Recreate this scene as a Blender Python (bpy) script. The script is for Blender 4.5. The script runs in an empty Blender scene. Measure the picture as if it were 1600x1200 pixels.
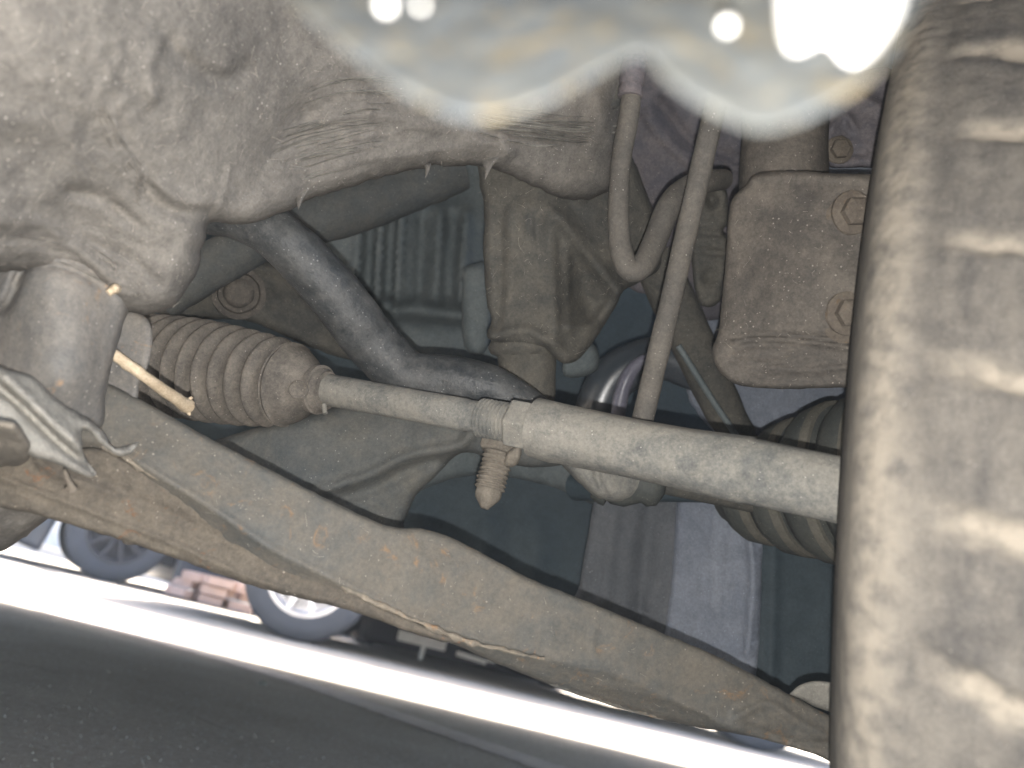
import bpy, bmesh, math, random
import numpy as np
from mathutils import Vector, Matrix, noise
from mathutils.geometry import delaunay_2d_cdt
random.seed(4); RNG = np.random.default_rng(4)
scene = bpy.context.scene
COL = scene.collection

# ------------------------------------------------------------ camera
FPX = 1209.0; PITCH = math.radians(18.6); ROLL = math.radians(13.5); CAMH = 0.20
CF = Vector((0, math.cos(PITCH), math.sin(PITCH)))
R0 = Vector((1, 0, 0)); U0 = Vector((0, -math.sin(PITCH), math.cos(PITCH)))
CX = math.cos(ROLL) * R0 + math.sin(ROLL) * U0
CY = -math.sin(ROLL) * R0 + math.cos(ROLL) * U0
CAM = Vector((0, 0, CAMH))
cd = bpy.data.cameras.new('camera'); cam = bpy.data.objects.new('camera', cd); COL.objects.link(cam)
m = Matrix((CX, CY, -CF)).transposed().to_4x4(); m.translation = CAM
cam.matrix_world = m
cd.sensor_width = 36; cd.lens = 36 * FPX / 1600
cd.clip_start = 0.01; cd.clip_end = 500
cd.dof.use_dof = True; cd.dof.focus_distance = 0.40; cd.dof.aperture_fstop = 9.5; cd.dof.aperture_blades = 0
scene.camera = cam

# ------------------------------------------------------------ world, sun, exposure
SUN_EL, SUN_AZ = math.radians(56), math.radians(12)      # azimuth clockwise from +Y: beyond the car, so its far side is lit and all near sides are shaded
w = bpy.data.worlds.new('World'); scene.world = w; w.use_nodes = True
nt = w.node_tree; bg = nt.nodes['Background']
sky = nt.nodes.new('ShaderNodeTexSky'); sky.sky_type = 'NISHITA'; sky.sun_disc = False
sky.dust_density = 5.0; sky.sun_elevation = SUN_EL; sky.sun_rotation = SUN_AZ
nt.links.new(sky.outputs[0], bg.inputs[0]); bg.inputs[1].default_value = 0.15
sl = bpy.data.lights.new('sun', 'SUN'); so = bpy.data.objects.new('sun', sl); COL.objects.link(so)
sl.energy = 5.0; sl.angle = math.radians(0.5); sl.color = (1, 0.96, 0.9)
sd = Vector((math.sin(SUN_AZ) * math.cos(SUN_EL), math.cos(SUN_AZ) * math.cos(SUN_EL), math.sin(SUN_EL)))
so.rotation_euler = sd.to_track_quat('Z', 'Y').to_euler()
# the torch of the phone that took the picture, 15 mm below its lens: the crisp shadows just above every part come from it
fl = bpy.data.lights.new('phone_torch', 'SPOT'); fo = bpy.data.objects.new('phone_torch', fl); COL.objects.link(fo)
fl.energy = 1.15; fl.spot_size = math.radians(135); fl.spot_blend = .5; fl.shadow_soft_size = 0.0012; fl.color = (1, 0.975, 0.94)
fm = m.copy(); fm.translation = CAM - 0.0115 * CY + 0.001 * CX
fo.matrix_world = fm
vs = scene.view_settings
vs.view_transform = 'Standard'; vs.look = 'None'; vs.gamma = 1; vs.use_curve_mapping = False; vs.exposure = 2.85
scene.cycles.max_bounces = 8; scene.cycles.diffuse_bounces = 5

# ------------------------------------------------------------ coordinates
def P(x, y, d):
    x, y, d = float(x), float(y), float(d)
    return CAM + d * (CF + CX * ((x - 800) / FPX) + CY * ((600 - y) / FPX))
def Pn(xy, d):
    xy = np.asarray(xy, float); d = np.asarray(d, float)[:, None]
    return np.array(CAM) + d * (np.array(CF) + np.outer((xy[:, 0] - 800) / FPX, np.array(CX)) + np.outer((600 - xy[:, 1]) / FPX, np.array(CY)))
def G(x, y, z=0.0):
    x, y, z = float(x), float(y), float(z)
    r = CF + CX * ((x - 800) / FPX) + CY * ((600 - y) / FPX)
    return CAM + r * ((z - CAMH) / r.z)

# ------------------------------------------------------------ object helpers
def tag(o, label=None, cat=None, group=None, kind=None):
    if label: o['label'] = label
    if cat: o['category'] = cat
    if group: o['group'] = group
    if kind: o['kind'] = kind
    return o
def empty(name, loc):
    o = bpy.data.objects.new(name, None); o.location = loc; COL.objects.link(o); o.empty_display_size = .05
    return o
def link(name, me, mat, parent=None, smooth=True):
    o = bpy.data.objects.new(name, me); COL.objects.link(o)
    if mat and not me.materials: me.materials.append(mat)
    if smooth: me.polygons.foreach_set('use_smooth', [True] * len(me.polygons))
    if parent:
        o.parent = parent
        p = parent; wm = Matrix.Identity(4)
        while p: wm = (p.matrix_parent_inverse @ Matrix.Translation(p.location)) @ wm; p = p.parent
        o.matrix_parent_inverse = wm.inverted()
    return o
def mesh(name, V, Fc, mat, parent=None, smooth=True):
    me = bpy.data.meshes.new(name); me.from_pydata([tuple(v) for v in V], [], [tuple(f) for f in Fc]); me.update()
    return link(name, me, mat, parent, smooth)
def bmobj(name, bm, mat, parent=None, smooth=False):
    me = bpy.data.meshes.new(name); bm.to_mesh(me); bm.free()
    return link(name, me, mat, parent, smooth)
def sharp(o, deg=35):
    me = o.data
    try: me.set_sharp_from_angle(angle=math.radians(deg))
    except Exception: pass
    return o

# ------------------------------------------------------------ materials
def dusty(name, base, dust, amt=.5, rust=0., rustc=(.16, .07, .03), rough=.8, s=1., bump=.5, metal=0., speck=.5, streak=None, contrast=.65, spec=.3, seed=0.):
    """Old metal, rubber or plastic under road dust: base colour, a dust film that comes and goes, optional rust, pale grit specks."""
    def ds(c):
        g_ = sum(c) / 3; return tuple(x + (g_ - x) * .06 for x in c)
    base = ds(base); dust = ds(dust)
    mt = bpy.data.materials.new(name); mt.use_nodes = True; n = mt.node_tree.nodes; l = mt.node_tree.links
    b = n['Principled BSDF']; tc = n.new('ShaderNodeTexCoord')
    mp = n.new('ShaderNodeMapping'); l.new(tc.outputs['Object'], mp.inputs[0]); mp.inputs['Location'].default_value = (seed * 3.1, seed * 1.7, seed)
    def nz(scale, det, rg=.6, src=None, dist=0.):
        t = n.new('ShaderNodeTexNoise'); t.inputs['Scale'].default_value = scale * s; t.inputs['Detail'].default_value = det
        t.inputs['Roughness'].default_value = rg; t.inputs['Distortion'].default_value = dist
        l.new(src or mp.outputs[0], t.inputs['Vector']); return t.outputs['Fac']
    def math_(op, a, c, d=None):
        t = n.new('ShaderNodeMath'); t.operation = op
        for i, v in enumerate((a, c, d)):
            if v is None: continue
            if isinstance(v, (int, float)): t.inputs[i].default_value = v
            else: l.new(v, t.inputs[i])
        return t.outputs[0]
    def ramp(v, a, c):
        t = n.new('ShaderNodeMapRange'); t.inputs['From Min'].default_value = a; t.inputs['From Max'].default_value = c
        t.interpolation_type = 'SMOOTHSTEP'; l.new(v, t.inputs['Value']); return t.outputs[0]
    def mix(f, a, c):
        t = n.new('ShaderNodeMix'); t.data_type = 'RGBA'
        if isinstance(f, (int, float)): t.inputs[0].default_value = f
        else: l.new(f, t.inputs[0])
        for i, v in ((6, a), (7, c)):
            if isinstance(v, tuple): t.inputs[i].default_value = (*v, 1)
            else: l.new(v, t.inputs[i])
        return t.outputs[2]
    A = nz(22, 6, .65, dist=.6); B = nz(130, 6, .65); C = nz(900, 3, .7)
    f = math_('ADD', math_('MULTIPLY', A, .5), math_('ADD', math_('MULTIPLY', B, .33), math_('MULTIPLY', C, .17)))
    if streak:
        ms = n.new('ShaderNodeMapping'); l.new(tc.outputs['Object'], ms.inputs[0]); ms.inputs['Rotation'].default_value = streak[0]; ms.inputs['Scale'].default_value = streak[1]
        S = nz(60, 5, .6, ms.outputs[0]); f = math_('ADD', math_('MULTIPLY', f, .55), math_('MULTIPLY', S, .45))
    sh = (.5 - amt) * .35
    dm = ramp(f, .5 + sh - .12 / contrast, .5 + sh + .12 / contrast)
    col = mix(dm, base, dust)
    if rust > 0:
        Rn = nz(75, 7, .7, dist=1.2); rm = ramp(Rn, .62 - rust * .25, .72 - rust * .2)
        col = mix(math_('MULTIPLY', rm, .85), col, rustc)
    # value variation
    vv = math_('ADD', .12, math_('ADD', math_('MULTIPLY', nz(520, 6, .95), 1.3), math_('MULTIPLY', nz(70, 4, .7, dist=.8), .45)))
    wv = nz(240, 2, .5, dist=3.5); sc_ = math_('MULTIPLY', math_('SUBTRACT', 1., ramp(math_('ABSOLUTE', math_('SUBTRACT', wv, .5), 0.), .0, .012)), math_('MULTIPLY', ramp(nz(35, 3), .5, .62), .22)); vv = math_('ADD', vv, sc_)
    hs = n.new('ShaderNodeHueSaturation'); l.new(col, hs.inputs['Color']); l.new(vv, hs.inputs['Value']); col = hs.outputs[0]
    if speck > 0:
        v = n.new('ShaderNodeTexVoronoi'); v.inputs['Scale'].default_value = 330 * s; l.new(mp.outputs[0], v.inputs['Vector'])
        sp = math_('LESS_THAN', math_('ADD', v.outputs['Distance'], math_('MULTIPLY', nz(50, 3), .35)), .22 + .06 * speck)
        col = mix(math_('MULTIPLY', sp, .75), col, tuple(min(1, c * 1.9 + .05) for c in dust))
    l.new(col, b.inputs['Base Color'])
    b.inputs['Metallic'].default_value = metal; b.inputs['Specular IOR Level'].default_value = spec
    rr = math_('ADD', rough, math_('MULTIPLY', math_('SUBTRACT', dm, .5), .25 if rough < .7 else .1)); l.new(rr, b.inputs['Roughness'])
    bp = n.new('ShaderNodeBump'); bp.inputs['Strength'].default_value = bump; bp.inputs['Distance'].default_value = .0012
    l.new(math_('ADD', math_('MULTIPLY', B, .8), math_('MULTIPLY', C, .35)), bp.inputs['Height']); l.new(bp.outputs[0], b.inputs['Normal'])
    return mt
def plain(name, col, rough=.6, metal=0., emit=None, spec=.5):
    mt = bpy.data.materials.new(name); mt.use_nodes = True; b = mt.node_tree.nodes['Principled BSDF']; n = mt.node_tree.nodes; l = mt.node_tree.links
    t = n.new('ShaderNodeTexNoise'); t.inputs['Scale'].default_value = 8; t.inputs['Detail'].default_value = 6
    tc = n.new('ShaderNodeTexCoord'); l.new(tc.outputs['Object'], t.inputs['Vector'])
    mx = n.new('ShaderNodeMix'); mx.data_type = 'RGBA'; l.new(t.outputs['Fac'], mx.inputs[0])
    mx.inputs[6].default_value = (*[c * .75 for c in col], 1); mx.inputs[7].default_value = (*[min(1, c * 1.25) for c in col], 1)
    l.new(mx.outputs[2], b.inputs['Base Color']); b.inputs['Roughness'].default_value = rough; b.inputs['Metallic'].default_value = metal
    b.inputs['Specular IOR Level'].default_value = spec
    return mt
M = {}
M['cover'] = dusty('dusty_felt', (.084, .078, .072), (.19, .174, .152), .5, rough=.95, bump=.9, speck=.4, spec=.1, contrast=.5)
M['cover_pale'] = dusty('caked_mud', (.15, .145, .13), (.27, .255, .225), .6, rough=.95, bump=.8, speck=.3, spec=.1)
M['housing'] = dusty('dusty_bushing_metal', (.10, .098, .095), (.19, .17, .145), .4, rust=.12, rustc=(.24, .16, .10), rough=.75, bump=.35, speck=.4)
M['arm'] = dusty('weathered_arm_steel', (.062, .066, .065), (.116, .101, .08), .5, rust=.22, rustc=(.17, .11, .065), rough=.75, bump=.5, speck=.4, s=.9)
M['under'] = dusty('muddy_underside', (.055, .048, .04), (.125, .105, .08), .5, rust=.12, rough=.95, bump=.9, speck=.5)
M['armedge'] = dusty('muddy_arm_flange', (.10, .09, .075), (.23, .19, .14), .55, rust=.25, rustc=(.22, .13, .07), rough=.9, bump=.7, speck=.4)
M['boot'] = dusty('dusty_rubber_boot', (.07, .063, .056), (.20, .175, .145), .5, rough=.85, bump=.25, speck=.35)
M['rod'] = dusty('mud_coated_rod', (.095, .10, .098), (.215, .203, .175), .6, rough=.85, bump=.6, speck=.3, s=1.1, contrast=.9)
M['bar'] = dusty('black_painted_bar', (.026, .030, .033), (.10, .099, .095), .40, rough=.5, bump=.7, speck=.8, spec=.35, contrast=.75)
M['barend'] = dusty('dusty_bar_end', (.07, .08, .086), (.13, .13, .125), .45, rough=.75, bump=.4, speck=.5)
M['bracket'] = dusty('dusty_bracket_steel', (.064, .071, .073), (.115, .11, .096), .45, rough=.8, bump=.4, speck=.4)
M['column'] = dusty('dusty_casting', (.05, .05, .046), (.10, .092, .076), .5, rough=.9, bump=.8, speck=.5, contrast=.9)
M['strut'] = dusty('dusty_strut_plate', (.055, .049, .043), (.12, .104, .086), .5, rough=.8, bump=.6, speck=.9, contrast=.9)
M['hose'] = dusty('dusty_brake_hose', (.065, .061, .056), (.12, .108, .092), .55, rough=.85, bump=.25, speck=.8)
M['rustbolt'] = dusty('rusty_bolt', (.075, .06, .048), (.14, .118, .092), .5, rust=.25, rustc=(.125, .085, .05), rough=.85, bump=.8, speck=.3)
M['mudbolt'] = dusty('mud_caked_bolt', (.11, .096, .078), (.21, .185, .15), .6, rough=.95, bump=.9, speck=.2)
M['tyre'] = dusty('dusty_tyre_rubber', (.055, .052, .049), (.118, .107, .092), .5, rough=.92, bump=.8, speck=.1, s=1.7, contrast=.8, streak=((0, 0, .578), (1, 1, .18)), spec=.1)
M['tyredust'] = dusty('dust_packed_groove', (.17, .15, .12), (.30, .265, .21), .6, rough=.95, bump=.6, speck=.1)
M['darkcast'] = dusty('dark_gearbox_casting', (.09, .11, .115), (.14, .155, .155), .4, rough=.7, bump=.4, speck=.3)
M['deep'] = dusty('deep_black_plastic', (.045, .066, .080), (.062, .084, .097), .4, rough=.7, bump=.3, speck=.1)  # lifted above black: the milky veil is put into this colour
M['inner'] = dusty('inner_panel', (.082, .077, .088), (.135, .118, .12), .45, rough=.7, bump=.3, speck=.2, contrast=1.2)
M['bluepanel'] = dusty('blue_grey_panel', (.13, .15, .19), (.20, .22, .26), .45, rough=.6, bump=.3, speck=.15)
M['olivedust'] = dusty('dust_on_olive_rubber', (.085, .08, .066), (.125, .115, .092), .5, rough=.85, bump=.2, speck=.4)
M['olive'] = dusty('olive_rubber_boot', (.045, .05, .048), (.085, .085, .072), .4, rough=.75, bump=.25, speck=.7)
M['stick'] = dusty('bare_dry_wood', (.36, .27, .17), (.58, .47, .33), .55, rough=.9, bump=.7, speck=0, s=2)
M['mauvepanel0'] = dusty('mauve_coated_rim', (.12, .12, .155), (.17, .165, .20), .4, rough=.4, bump=.2, speck=.1)
M['gloss'] = dusty('glossy_dark_pipe', (.035, .045, .055), (.07, .075, .085), .3, rough=.4, bump=.08, speck=.2, spec=.8)
M['flange'] = dusty('dirty_painted_flange', (.028, .031, .033), (.036, .037, .034), .4, rust=.42, rustc=(.058, .047, .028), rough=.95, bump=.15, speck=.0, spec=.05, s=3.2, contrast=1.2)
M['chrome'] = plain('bare_alloy', (.6, .6, .62), .35, .9)

# ------------------------------------------------------------ shape builders
def spline(pts, n=8):
    pts = [np.array(p, float) for p in pts]; Q = [2 * pts[0] - pts[1]] + pts + [2 * pts[-1] - pts[-2]]; out = []
    for i in range(1, len(Q) - 2):
        for k in range(n):
            t = k / n; a, b, c, d = Q[i - 1:i + 3]
            out.append(.5 * ((2 * b) + (c - a) * t + (2 * a - 5 * b + 4 * c - d) * t * t + (3 * b - a - 3 * c + d) * t ** 3))
    out.append(pts[-1]); return out
def seg_dist(q, line):
    best = np.full(len(q), 1e9)
    for a, b in zip(line[:-1], line[1:]):
        a = np.array(a[:2], float); b = np.array(b[:2], float); ab = b - a; L = (ab @ ab) + 1e-9
        t = np.clip(((q - a) @ ab) / L, 0, 1); best = np.minimum(best, np.hypot(*(q - a - t[:, None] * ab).T))
    return best
def tps(ctrl):
    c = np.array(ctrl, float); X = c[:, :2] / 400; n = len(c)
    def k(r): return np.where(r > 1e-9, r * r * np.log(r + 1e-12), 0)
    K = k(np.linalg.norm(X[:, None] - X[None], axis=2)) + np.eye(n) * 1e-3
    if n >= 4:
        Pm = np.hstack([np.ones((n, 1)), X]); A = np.zeros((n + 3, n + 3)); A[:n, :n] = K; A[:n, n:] = Pm; A[n:, :n] = Pm.T
        s = np.linalg.solve(A, np.concatenate([c[:, 2], np.zeros(3)]))
        return lambda q: k(np.linalg.norm(q[:, None] / 400 - X[None], axis=2)) @ s[:n] + s[n] + (q / 400) @ s[n + 1:]
    Pm = np.hstack([np.ones((n, 1)), X]); s = np.linalg.lstsq(Pm, c[:, 2], rcond=None)[0]
    return lambda q: s[0] + (q / 400) @ s[1:]
DEPTH = []
def relief(name, outline, ctrl, mat, parent, step=8, thick=.012, edge=30, roll=.006, amp=.001, nscale=60, feats=(), sm=4, wob=1.5, holes=()):
    """A solid with a traced outline: front at its own distance, rounded rim, real thickness, back face.
    ctrl: (x, y, depth) points; feats: ('r', polyline, width_px, height_m) ridges/grooves, ('b', x, y, rx, ry, height_m) bumps."""
    o = spline(list(outline) + [outline[0]], sm)[:-1] if sm > 1 else [np.array(p, float) for p in outline]
    # resample the outline
    L = []; pts = o + [o[0]]
    for a, b in zip(pts[:-1], pts[1:]):
        k = max(1, int(np.hypot(*(b - a)) / step)); L += [a + (b - a) * j / k for j in range(k)]
    L = np.array(L)
    if wob: L = L + np.array([[noise.noise((x * .06, y * .06, 3.)), noise.noise((x * .06, y * .06, 9.))] for x, y in L]) * wob
    x0, y0 = L.min(0); x1, y1 = L.max(0)
    h = step * .87; gx = []
    for j, yy in enumerate(np.arange(y0, y1, h)):
        for xx in np.arange(x0 + (j % 2) * step / 2, x1, step): gx.append((xx, yy))
    gx = np.array(gx) + RNG.uniform(-.18, .18, (len(gx), 2)) * step
    loop = [tuple(p) for p in L]
    # inside test, vectorised
    ins = np.zeros(len(gx), bool)
    for a, b in zip(L, np.roll(L, -1, 0)):
        c = ((a[1] > gx[:, 1]) != (b[1] > gx[:, 1])); xin = (b[0] - a[0]) * (gx[:, 1] - a[1]) / (b[1] - a[1] + 1e-12) + a[0]; ins ^= c & (gx[:, 0] < xin)
    gx = gx[ins]; dd = seg_dist(gx, loop + [loop[0]]); gx = gx[dd > step * .45]
    n = len(loop)
    vs_ = [Vector(p) for p in loop] + [Vector(p) for p in gx]
    V2, E2, F2, *_ = delaunay_2d_cdt(vs_, [(i, (i + 1) % n) for i in range(n)], [], 1, 1e-6)
    q = np.array([tuple(v) for v in V2]); d0 = tps(ctrl)(q)
    de = seg_dist(q, loop + [loop[0]])
    t = np.clip(de / edge, 0, 1); d = d0 + roll * (1 - np.sqrt(np.maximum(0, 1 - (1 - t) ** 2)))
    for ft in feats:
        if ft[0] == 'r':
            ln = spline(ft[1], 6) if len(ft[1]) > 2 else ft[1]
            d -= ft[3] * np.exp(-(seg_dist(q, ln) / ft[2]) ** 2)
        elif ft[0] == 's':
            ln = np.array(ft[1], float); d += ft[2] * np.maximum(0, q[:, 1] - np.interp(q[:, 0], ln[:, 0], ln[:, 1]))
        elif ft[0] == 'w':
            sd_ = seg_dist(q, spline(ft[1], 6)); jit = np.array([noise.noise((x * .012, y * .03, 2.)) for x, y in q])
            d -= ft[3] * np.sin(2 * math.pi * sd_ / ft[2] + 5 * jit) * np.exp(-(sd_ / ft[4]) ** 2) * (.35 + .9 * np.abs(jit))
        else:
            _, bx, by, rx, ry, hh = ft; d -= hh * np.exp(-(((q[:, 0] - bx) / rx) ** 2 + ((q[:, 1] - by) / ry) ** 2))
    if name == 'subframe_cover': DEPTH.append(tps([(a_[0], a_[1], b_) for a_, b_ in zip(q[::97], d[::97])]))
    W = Pn(q, d)
    if amp:
        nn = np.array([noise.fractal(Vector(p) * nscale, .9, 2.1, 5) for p in W]); d = d - amp * nn * np.clip(t + .15, 0, 1); W = Pn(q, d)
    B = Pn(q, d0 + roll + thick); N = len(q)
    Fs = []; cnt = {}
    for f in F2:
        f = list(f); a = sum(q[f[i]][0] * q[f[(i + 1) % 3]][1] - q[f[(i + 1) % 3]][0] * q[f[i]][1] for i in range(3))
        if a > 0: f = f[::-1]
        Fs.append(f)
        for i in range(3): cnt.setdefault((f[i], f[(i + 1) % 3]), 0); cnt[(f[i], f[(i + 1) % 3])] += 1
    out = list(Fs) + [[i + N for i in f[::-1]] for f in Fs]
    for (a, b) in cnt:
        if (b, a) not in cnt: out.append((b, a, a + N, b + N))
    return mesh(name, np.vstack([W, B]), out, mat, parent)
def frame(d):
    d = d.normalized(); u = Vector((0, 0, 1)) if abs(d.z) < .9 else Vector((1, 0, 0)); a = d.cross(u).normalized(); return a, d.cross(a).normalized()
def tube(name, pts, mat, parent, n=24, sub=8, amp=.0, nscale=80, cap=True, flat=None, hi=1):
    """pts: (px, py, depth, radius_px). Swept with parallel-transported frames."""
    S = spline(pts, sub) if len(pts) > 2 and sub > 1 else [np.array(p, float) for p in pts]
    C = [P(*s[:3]) for s in S]; R = [float(s[3]) * float(s[2]) / FPX for s in S]; V = []; F_ = []
    t0 = (C[1] - C[0]).normalized(); a, b = frame(t0); prev = t0
    for i, c in enumerate(C):
        t = (C[min(i + 1, len(C) - 1)] - C[max(i - 1, 0)]).normalized()
        rot = prev.rotation_difference(t); a = rot @ a; b = rot @ b; prev = t
        for k in range(n):
            th = 2 * math.pi * k / n; dv = a * math.cos(th) + b * math.sin(th); r = R[i]
            if amp: r *= 1
            p = c + dv * r
            if amp: p = p + dv * amp * noise.fractal(p * nscale, .9, 2.1, 4)
            V.append(p)
    for i in range(len(C) - 1):
        for k in range(n): F_.append((i * n + k, i * n + (k + 1) % n, (i + 1) * n + (k + 1) % n, (i + 1) * n + k))
    if cap: F_.append(tuple(range(n))[::-1]); F_.append(tuple((len(C) - 1) * n + k for k in range(n)))
    return sharp(mesh(name, V, F_, mat, parent), 50)
def lathe(name, A, B, prof, mat, parent, n=64, amp=0., nscale=80, ecc=1.):
    """prof: list of (t, r) with t metres along A->B."""
    A = Vector(A); prof = [(float(t), float(r)) for t, r in prof]; ax = (Vector(B) - A).normalized(); a, b = frame(ax); V = []; F_ = []
    for t, r in prof:
        for k in range(n):
            th = 2 * math.pi * k / n; dv = a * math.cos(th) + b * math.sin(th) * ecc; p = A + ax * t + dv * r
            if amp: p = p + dv * amp * noise.fractal(p * nscale, .9, 2.1, 4)
            V.append(p)
    for i in range(len(prof) - 1):
        for k in range(n): F_.append((i * n + k, i * n + (k + 1) % n, (i + 1) * n + (k + 1) % n, (i + 1) * n + k))
    F_.append(tuple(range(n))[::-1]); F_.append(tuple((len(prof) - 1) * n + k for k in range(n)))
    return sharp(mesh(name, V, F_, mat, parent), 55)
def hexbolt(parent, c, ax, r, h, mat, washer=1.5, name='bolt', dome=True):
    """hex head on a washer: one mesh each"""
    c = Vector(c); ax = Vector(ax).normalized(); a, b = frame(ax)
    wz = h * .25
    lathe('washer', c, c + ax, [(0, r * washer), (wz, r * washer), (wz * 1.2, r * washer * .95)], mat, parent, 32, .0004, 400)
    V = []; F_ = []
    rows = [(wz, r), (h * .85, r), (h, r * .82)] + ([(h * 1.08, r * .4)] if dome else [])
    for t, rr in rows:
        for k in range(6):
            th = math.pi / 3 * k + .3; V.append(c + ax * t + (a * math.cos(th) + b * math.sin(th)) * rr)
    for i in range(len(rows) - 1):
        for k in range(6): F_.append((i * 6 + k, i * 6 + (k + 1) % 6, (i + 1) * 6 + (k + 1) % 6, (i + 1) * 6 + k))
    F_.append(tuple((len(rows) - 1) * 6 + k for k in range(6)))
    return mesh('bolt_head', V, F_, mat, parent, False)
def box(bm, c, sx, sy, sz, rot=None):
    mt = Matrix.Translation(c) @ (rot.to_4x4() if rot else Matrix.Identity(4)) @ Matrix.Diagonal((sx, sy, sz, 1))
    return bmesh.ops.create_cube(bm, size=1, matrix=mt)

# ============================================================ SETTING
def ground_mat():
    mt = bpy.data.materials.new('worn_asphalt'); mt.use_nodes = True; n = mt.node_tree.nodes; l = mt.node_tree.links; b = n['Principled BSDF']
    tc = n.new('ShaderNodeTexCoord')
    def nz(sc, det, rg=.6):
        t = n.new('ShaderNodeTexNoise'); t.inputs['Scale'].default_value = sc; t.inputs['Detail'].default_value = det; t.inputs['Roughness'].default_value = rg
        l.new(tc.outputs['Object'], t.inputs['Vector']); return t.outputs['Fac']
    A = nz(3, 6); B = nz(90, 6, .7); C = nz(500, 3, .7)
    cr = n.new('ShaderNodeValToRGB'); cr.color_ramp.elements[0].position = .3; cr.color_ramp.elements[0].color = (.20, .18, .155, 1)
    cr.color_ramp.elements[1].position = .72; cr.color_ramp.elements[1].color = (.45, .405, .345, 1)
    mx = n.new('ShaderNodeMath'); mx.operation = 'MULTIPLY_ADD'; l.new(B, mx.inputs[0]); mx.inputs[1].default_value = .6
    m2 = n.new('ShaderNodeMath'); m2.operation = 'MULTIPLY'; l.new(A, m2.inputs[0]); m2.inputs[1].default_value = .4; l.new(m2.outputs[0], mx.inputs[2])
    l.new(mx.outputs[0], cr.inputs[0])
    v = n.new('ShaderNodeTexVoronoi'); v.inputs['Scale'].default_value = 75; l.new(tc.outputs['Object'], v.inputs['Vector'])
    lt = n.new('ShaderNodeMath'); lt.operation = 'LESS_THAN'; l.new(v.outputs['Distance'], lt.inputs[0]); lt.inputs[1].default_value = .13
    mc = n.new('ShaderNodeMix'); mc.data_type = 'RGBA'; l.new(lt.outputs[0], mc.inputs[0]); l.new(cr.outputs[0], mc.inputs[6]); mc.inputs[7].default_value = (.55, .54, .50, 1)
    l.new(mc.outputs[2], b.inputs['Base Color']); b.inputs['Roughness'].default_value = .95; b.inputs['Specular IOR Level'].default_value = .1
    bp = n.new('ShaderNodeBump'); bp.inputs['Distance'].default_value = .006; bp.inputs['Strength'].default_value = .8
    ad = n.new('ShaderNodeMath'); ad.operation = 'ADD'; l.new(B, ad.inputs[0]); l.new(C, ad.inputs[1]); l.new(ad.outputs[0], bp.inputs['Height']); l.new(bp.outputs[0], b.inputs['Normal'])
    return mt
M['asphalt'] = ground_mat()
M['concrete'] = plain('pale_concrete', (.42, .40, .37), .9)
M['render'] = plain('pale_plaster', (.6, .55, .5), .9)
M['darkline'] = plain('near_black_line', (.02, .02, .02), .6)
M['palestripe'] = dusty('pale_brown_stripe', (.30, .26, .23), (.42, .37, .33), .6, rough=.95, s=.15, speck=0, bump=.4)
def sheet(name, pts, z, mat, label=None):
    o = mesh(name, [(p[0], p[1], z) for p in pts], [tuple(range(len(pts)))], mat, None, False)
    tag(o, kind='structure'); return o
sheet('road', [(-120, -60), (120, -60), (120, 200), (-120, 200)], 0, M['asphalt'])
def strip(name, line, wd, z, mat):
    L = [Vector((p[0], p[1])) for p in line]; V = []; F_ = []
    for i, p in enumerate(L):
        t = (L[min(i + 1, len(L) - 1)] - L[max(0, i - 1)]).normalized(); nrm = Vector((-t.y, t.x)); ww = wd * (1 + .35 * noise.noise((i * .9, wd * 50, 0)))
        V += [(p.x + nrm.x * ww / 2, p.y + nrm.y * ww / 2, z), (p.x - nrm.x * ww / 2, p.y - nrm.y * ww / 2, z)]
        if i: F_.append((2 * i - 2, 2 * i - 1, 2 * i + 1, 2 * i))
    o = mesh(name, V, F_, mat, None, False); tag(o, kind='structure'); return o
def gline(pts, k=12): return [G(*p) for p in spline(pts, k)]
strip('road_pale_strip', gline([(75, 957), (195, 988), (307, 1019), (424, 1053), (525, 1086), (679, 1139), (828, 1190), (960, 1236)]), .14, .002, M['palestripe'])  # slightly paler brown strip running across the road
strip('road_dark_line', gline([(0, 868), (40, 880), (85, 897)]), .10, .004, M['darkline'])
strip('road_dark_line', gline([(480, 992), (560, 1015), (650, 1038), (705, 1050)]), .09, .004, M['darkline'])  # narrow near-black strip laid on the road
strip('road_crack', gline([(0, 1037), (40, 1043), (100, 1058)]), .003, .004, M['darkline'])
strip('road_crack', gline([(290, 1118), (330, 1135), (365, 1148)]), .0022, .004, M['darkline'])
# far pavement, kerb and wall
PD = Vector((1, .12, 0)).normalized(); PN = Vector((-PD.y, PD.x, 0))
def pb(bm, u0, u1, v0, v1, z0, z1):
    u0, u1 = float(u0), float(u1)
    c = PD * ((u0 + u1) / 2) + PN * ((v0 + v1) / 2); c.z = (z0 + z1) / 2
    box(bm, c, u1 - u0, v1 - v0, z1 - z0, Matrix((PD, PN, Vector((0, 0, 1)))).transposed())
bm = bmesh.new(); pb(bm, -40, 40, 12, 15, -.02, .12); tag(bmobj('pavement', bm, M['concrete']), kind='structure')
for i, u in enumerate(np.arange(-12, 12, 1.0)):
    bm = bmesh.new(); pb(bm, u, u + .99, 11.86, 11.997, -.02, .128); tag(bmobj('kerb', bm, M['concrete']), kind='structure')
w_ = empty('boundary_wall', tuple(PN * 15.2)); tag(w_, 'long pale plastered wall standing behind the far pavement', 'wall')
bm = bmesh.new(); pb(bm, -40, 40, 15.0, 15.3, 0, 2.4); bmobj('wall_face', bm, M['render'], w_)
bm = bmesh.new(); pb(bm, -40, 40, 14.95, 15.35, 2.402, 2.5); bmobj('coping', bm, M['concrete'], w_)

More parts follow.
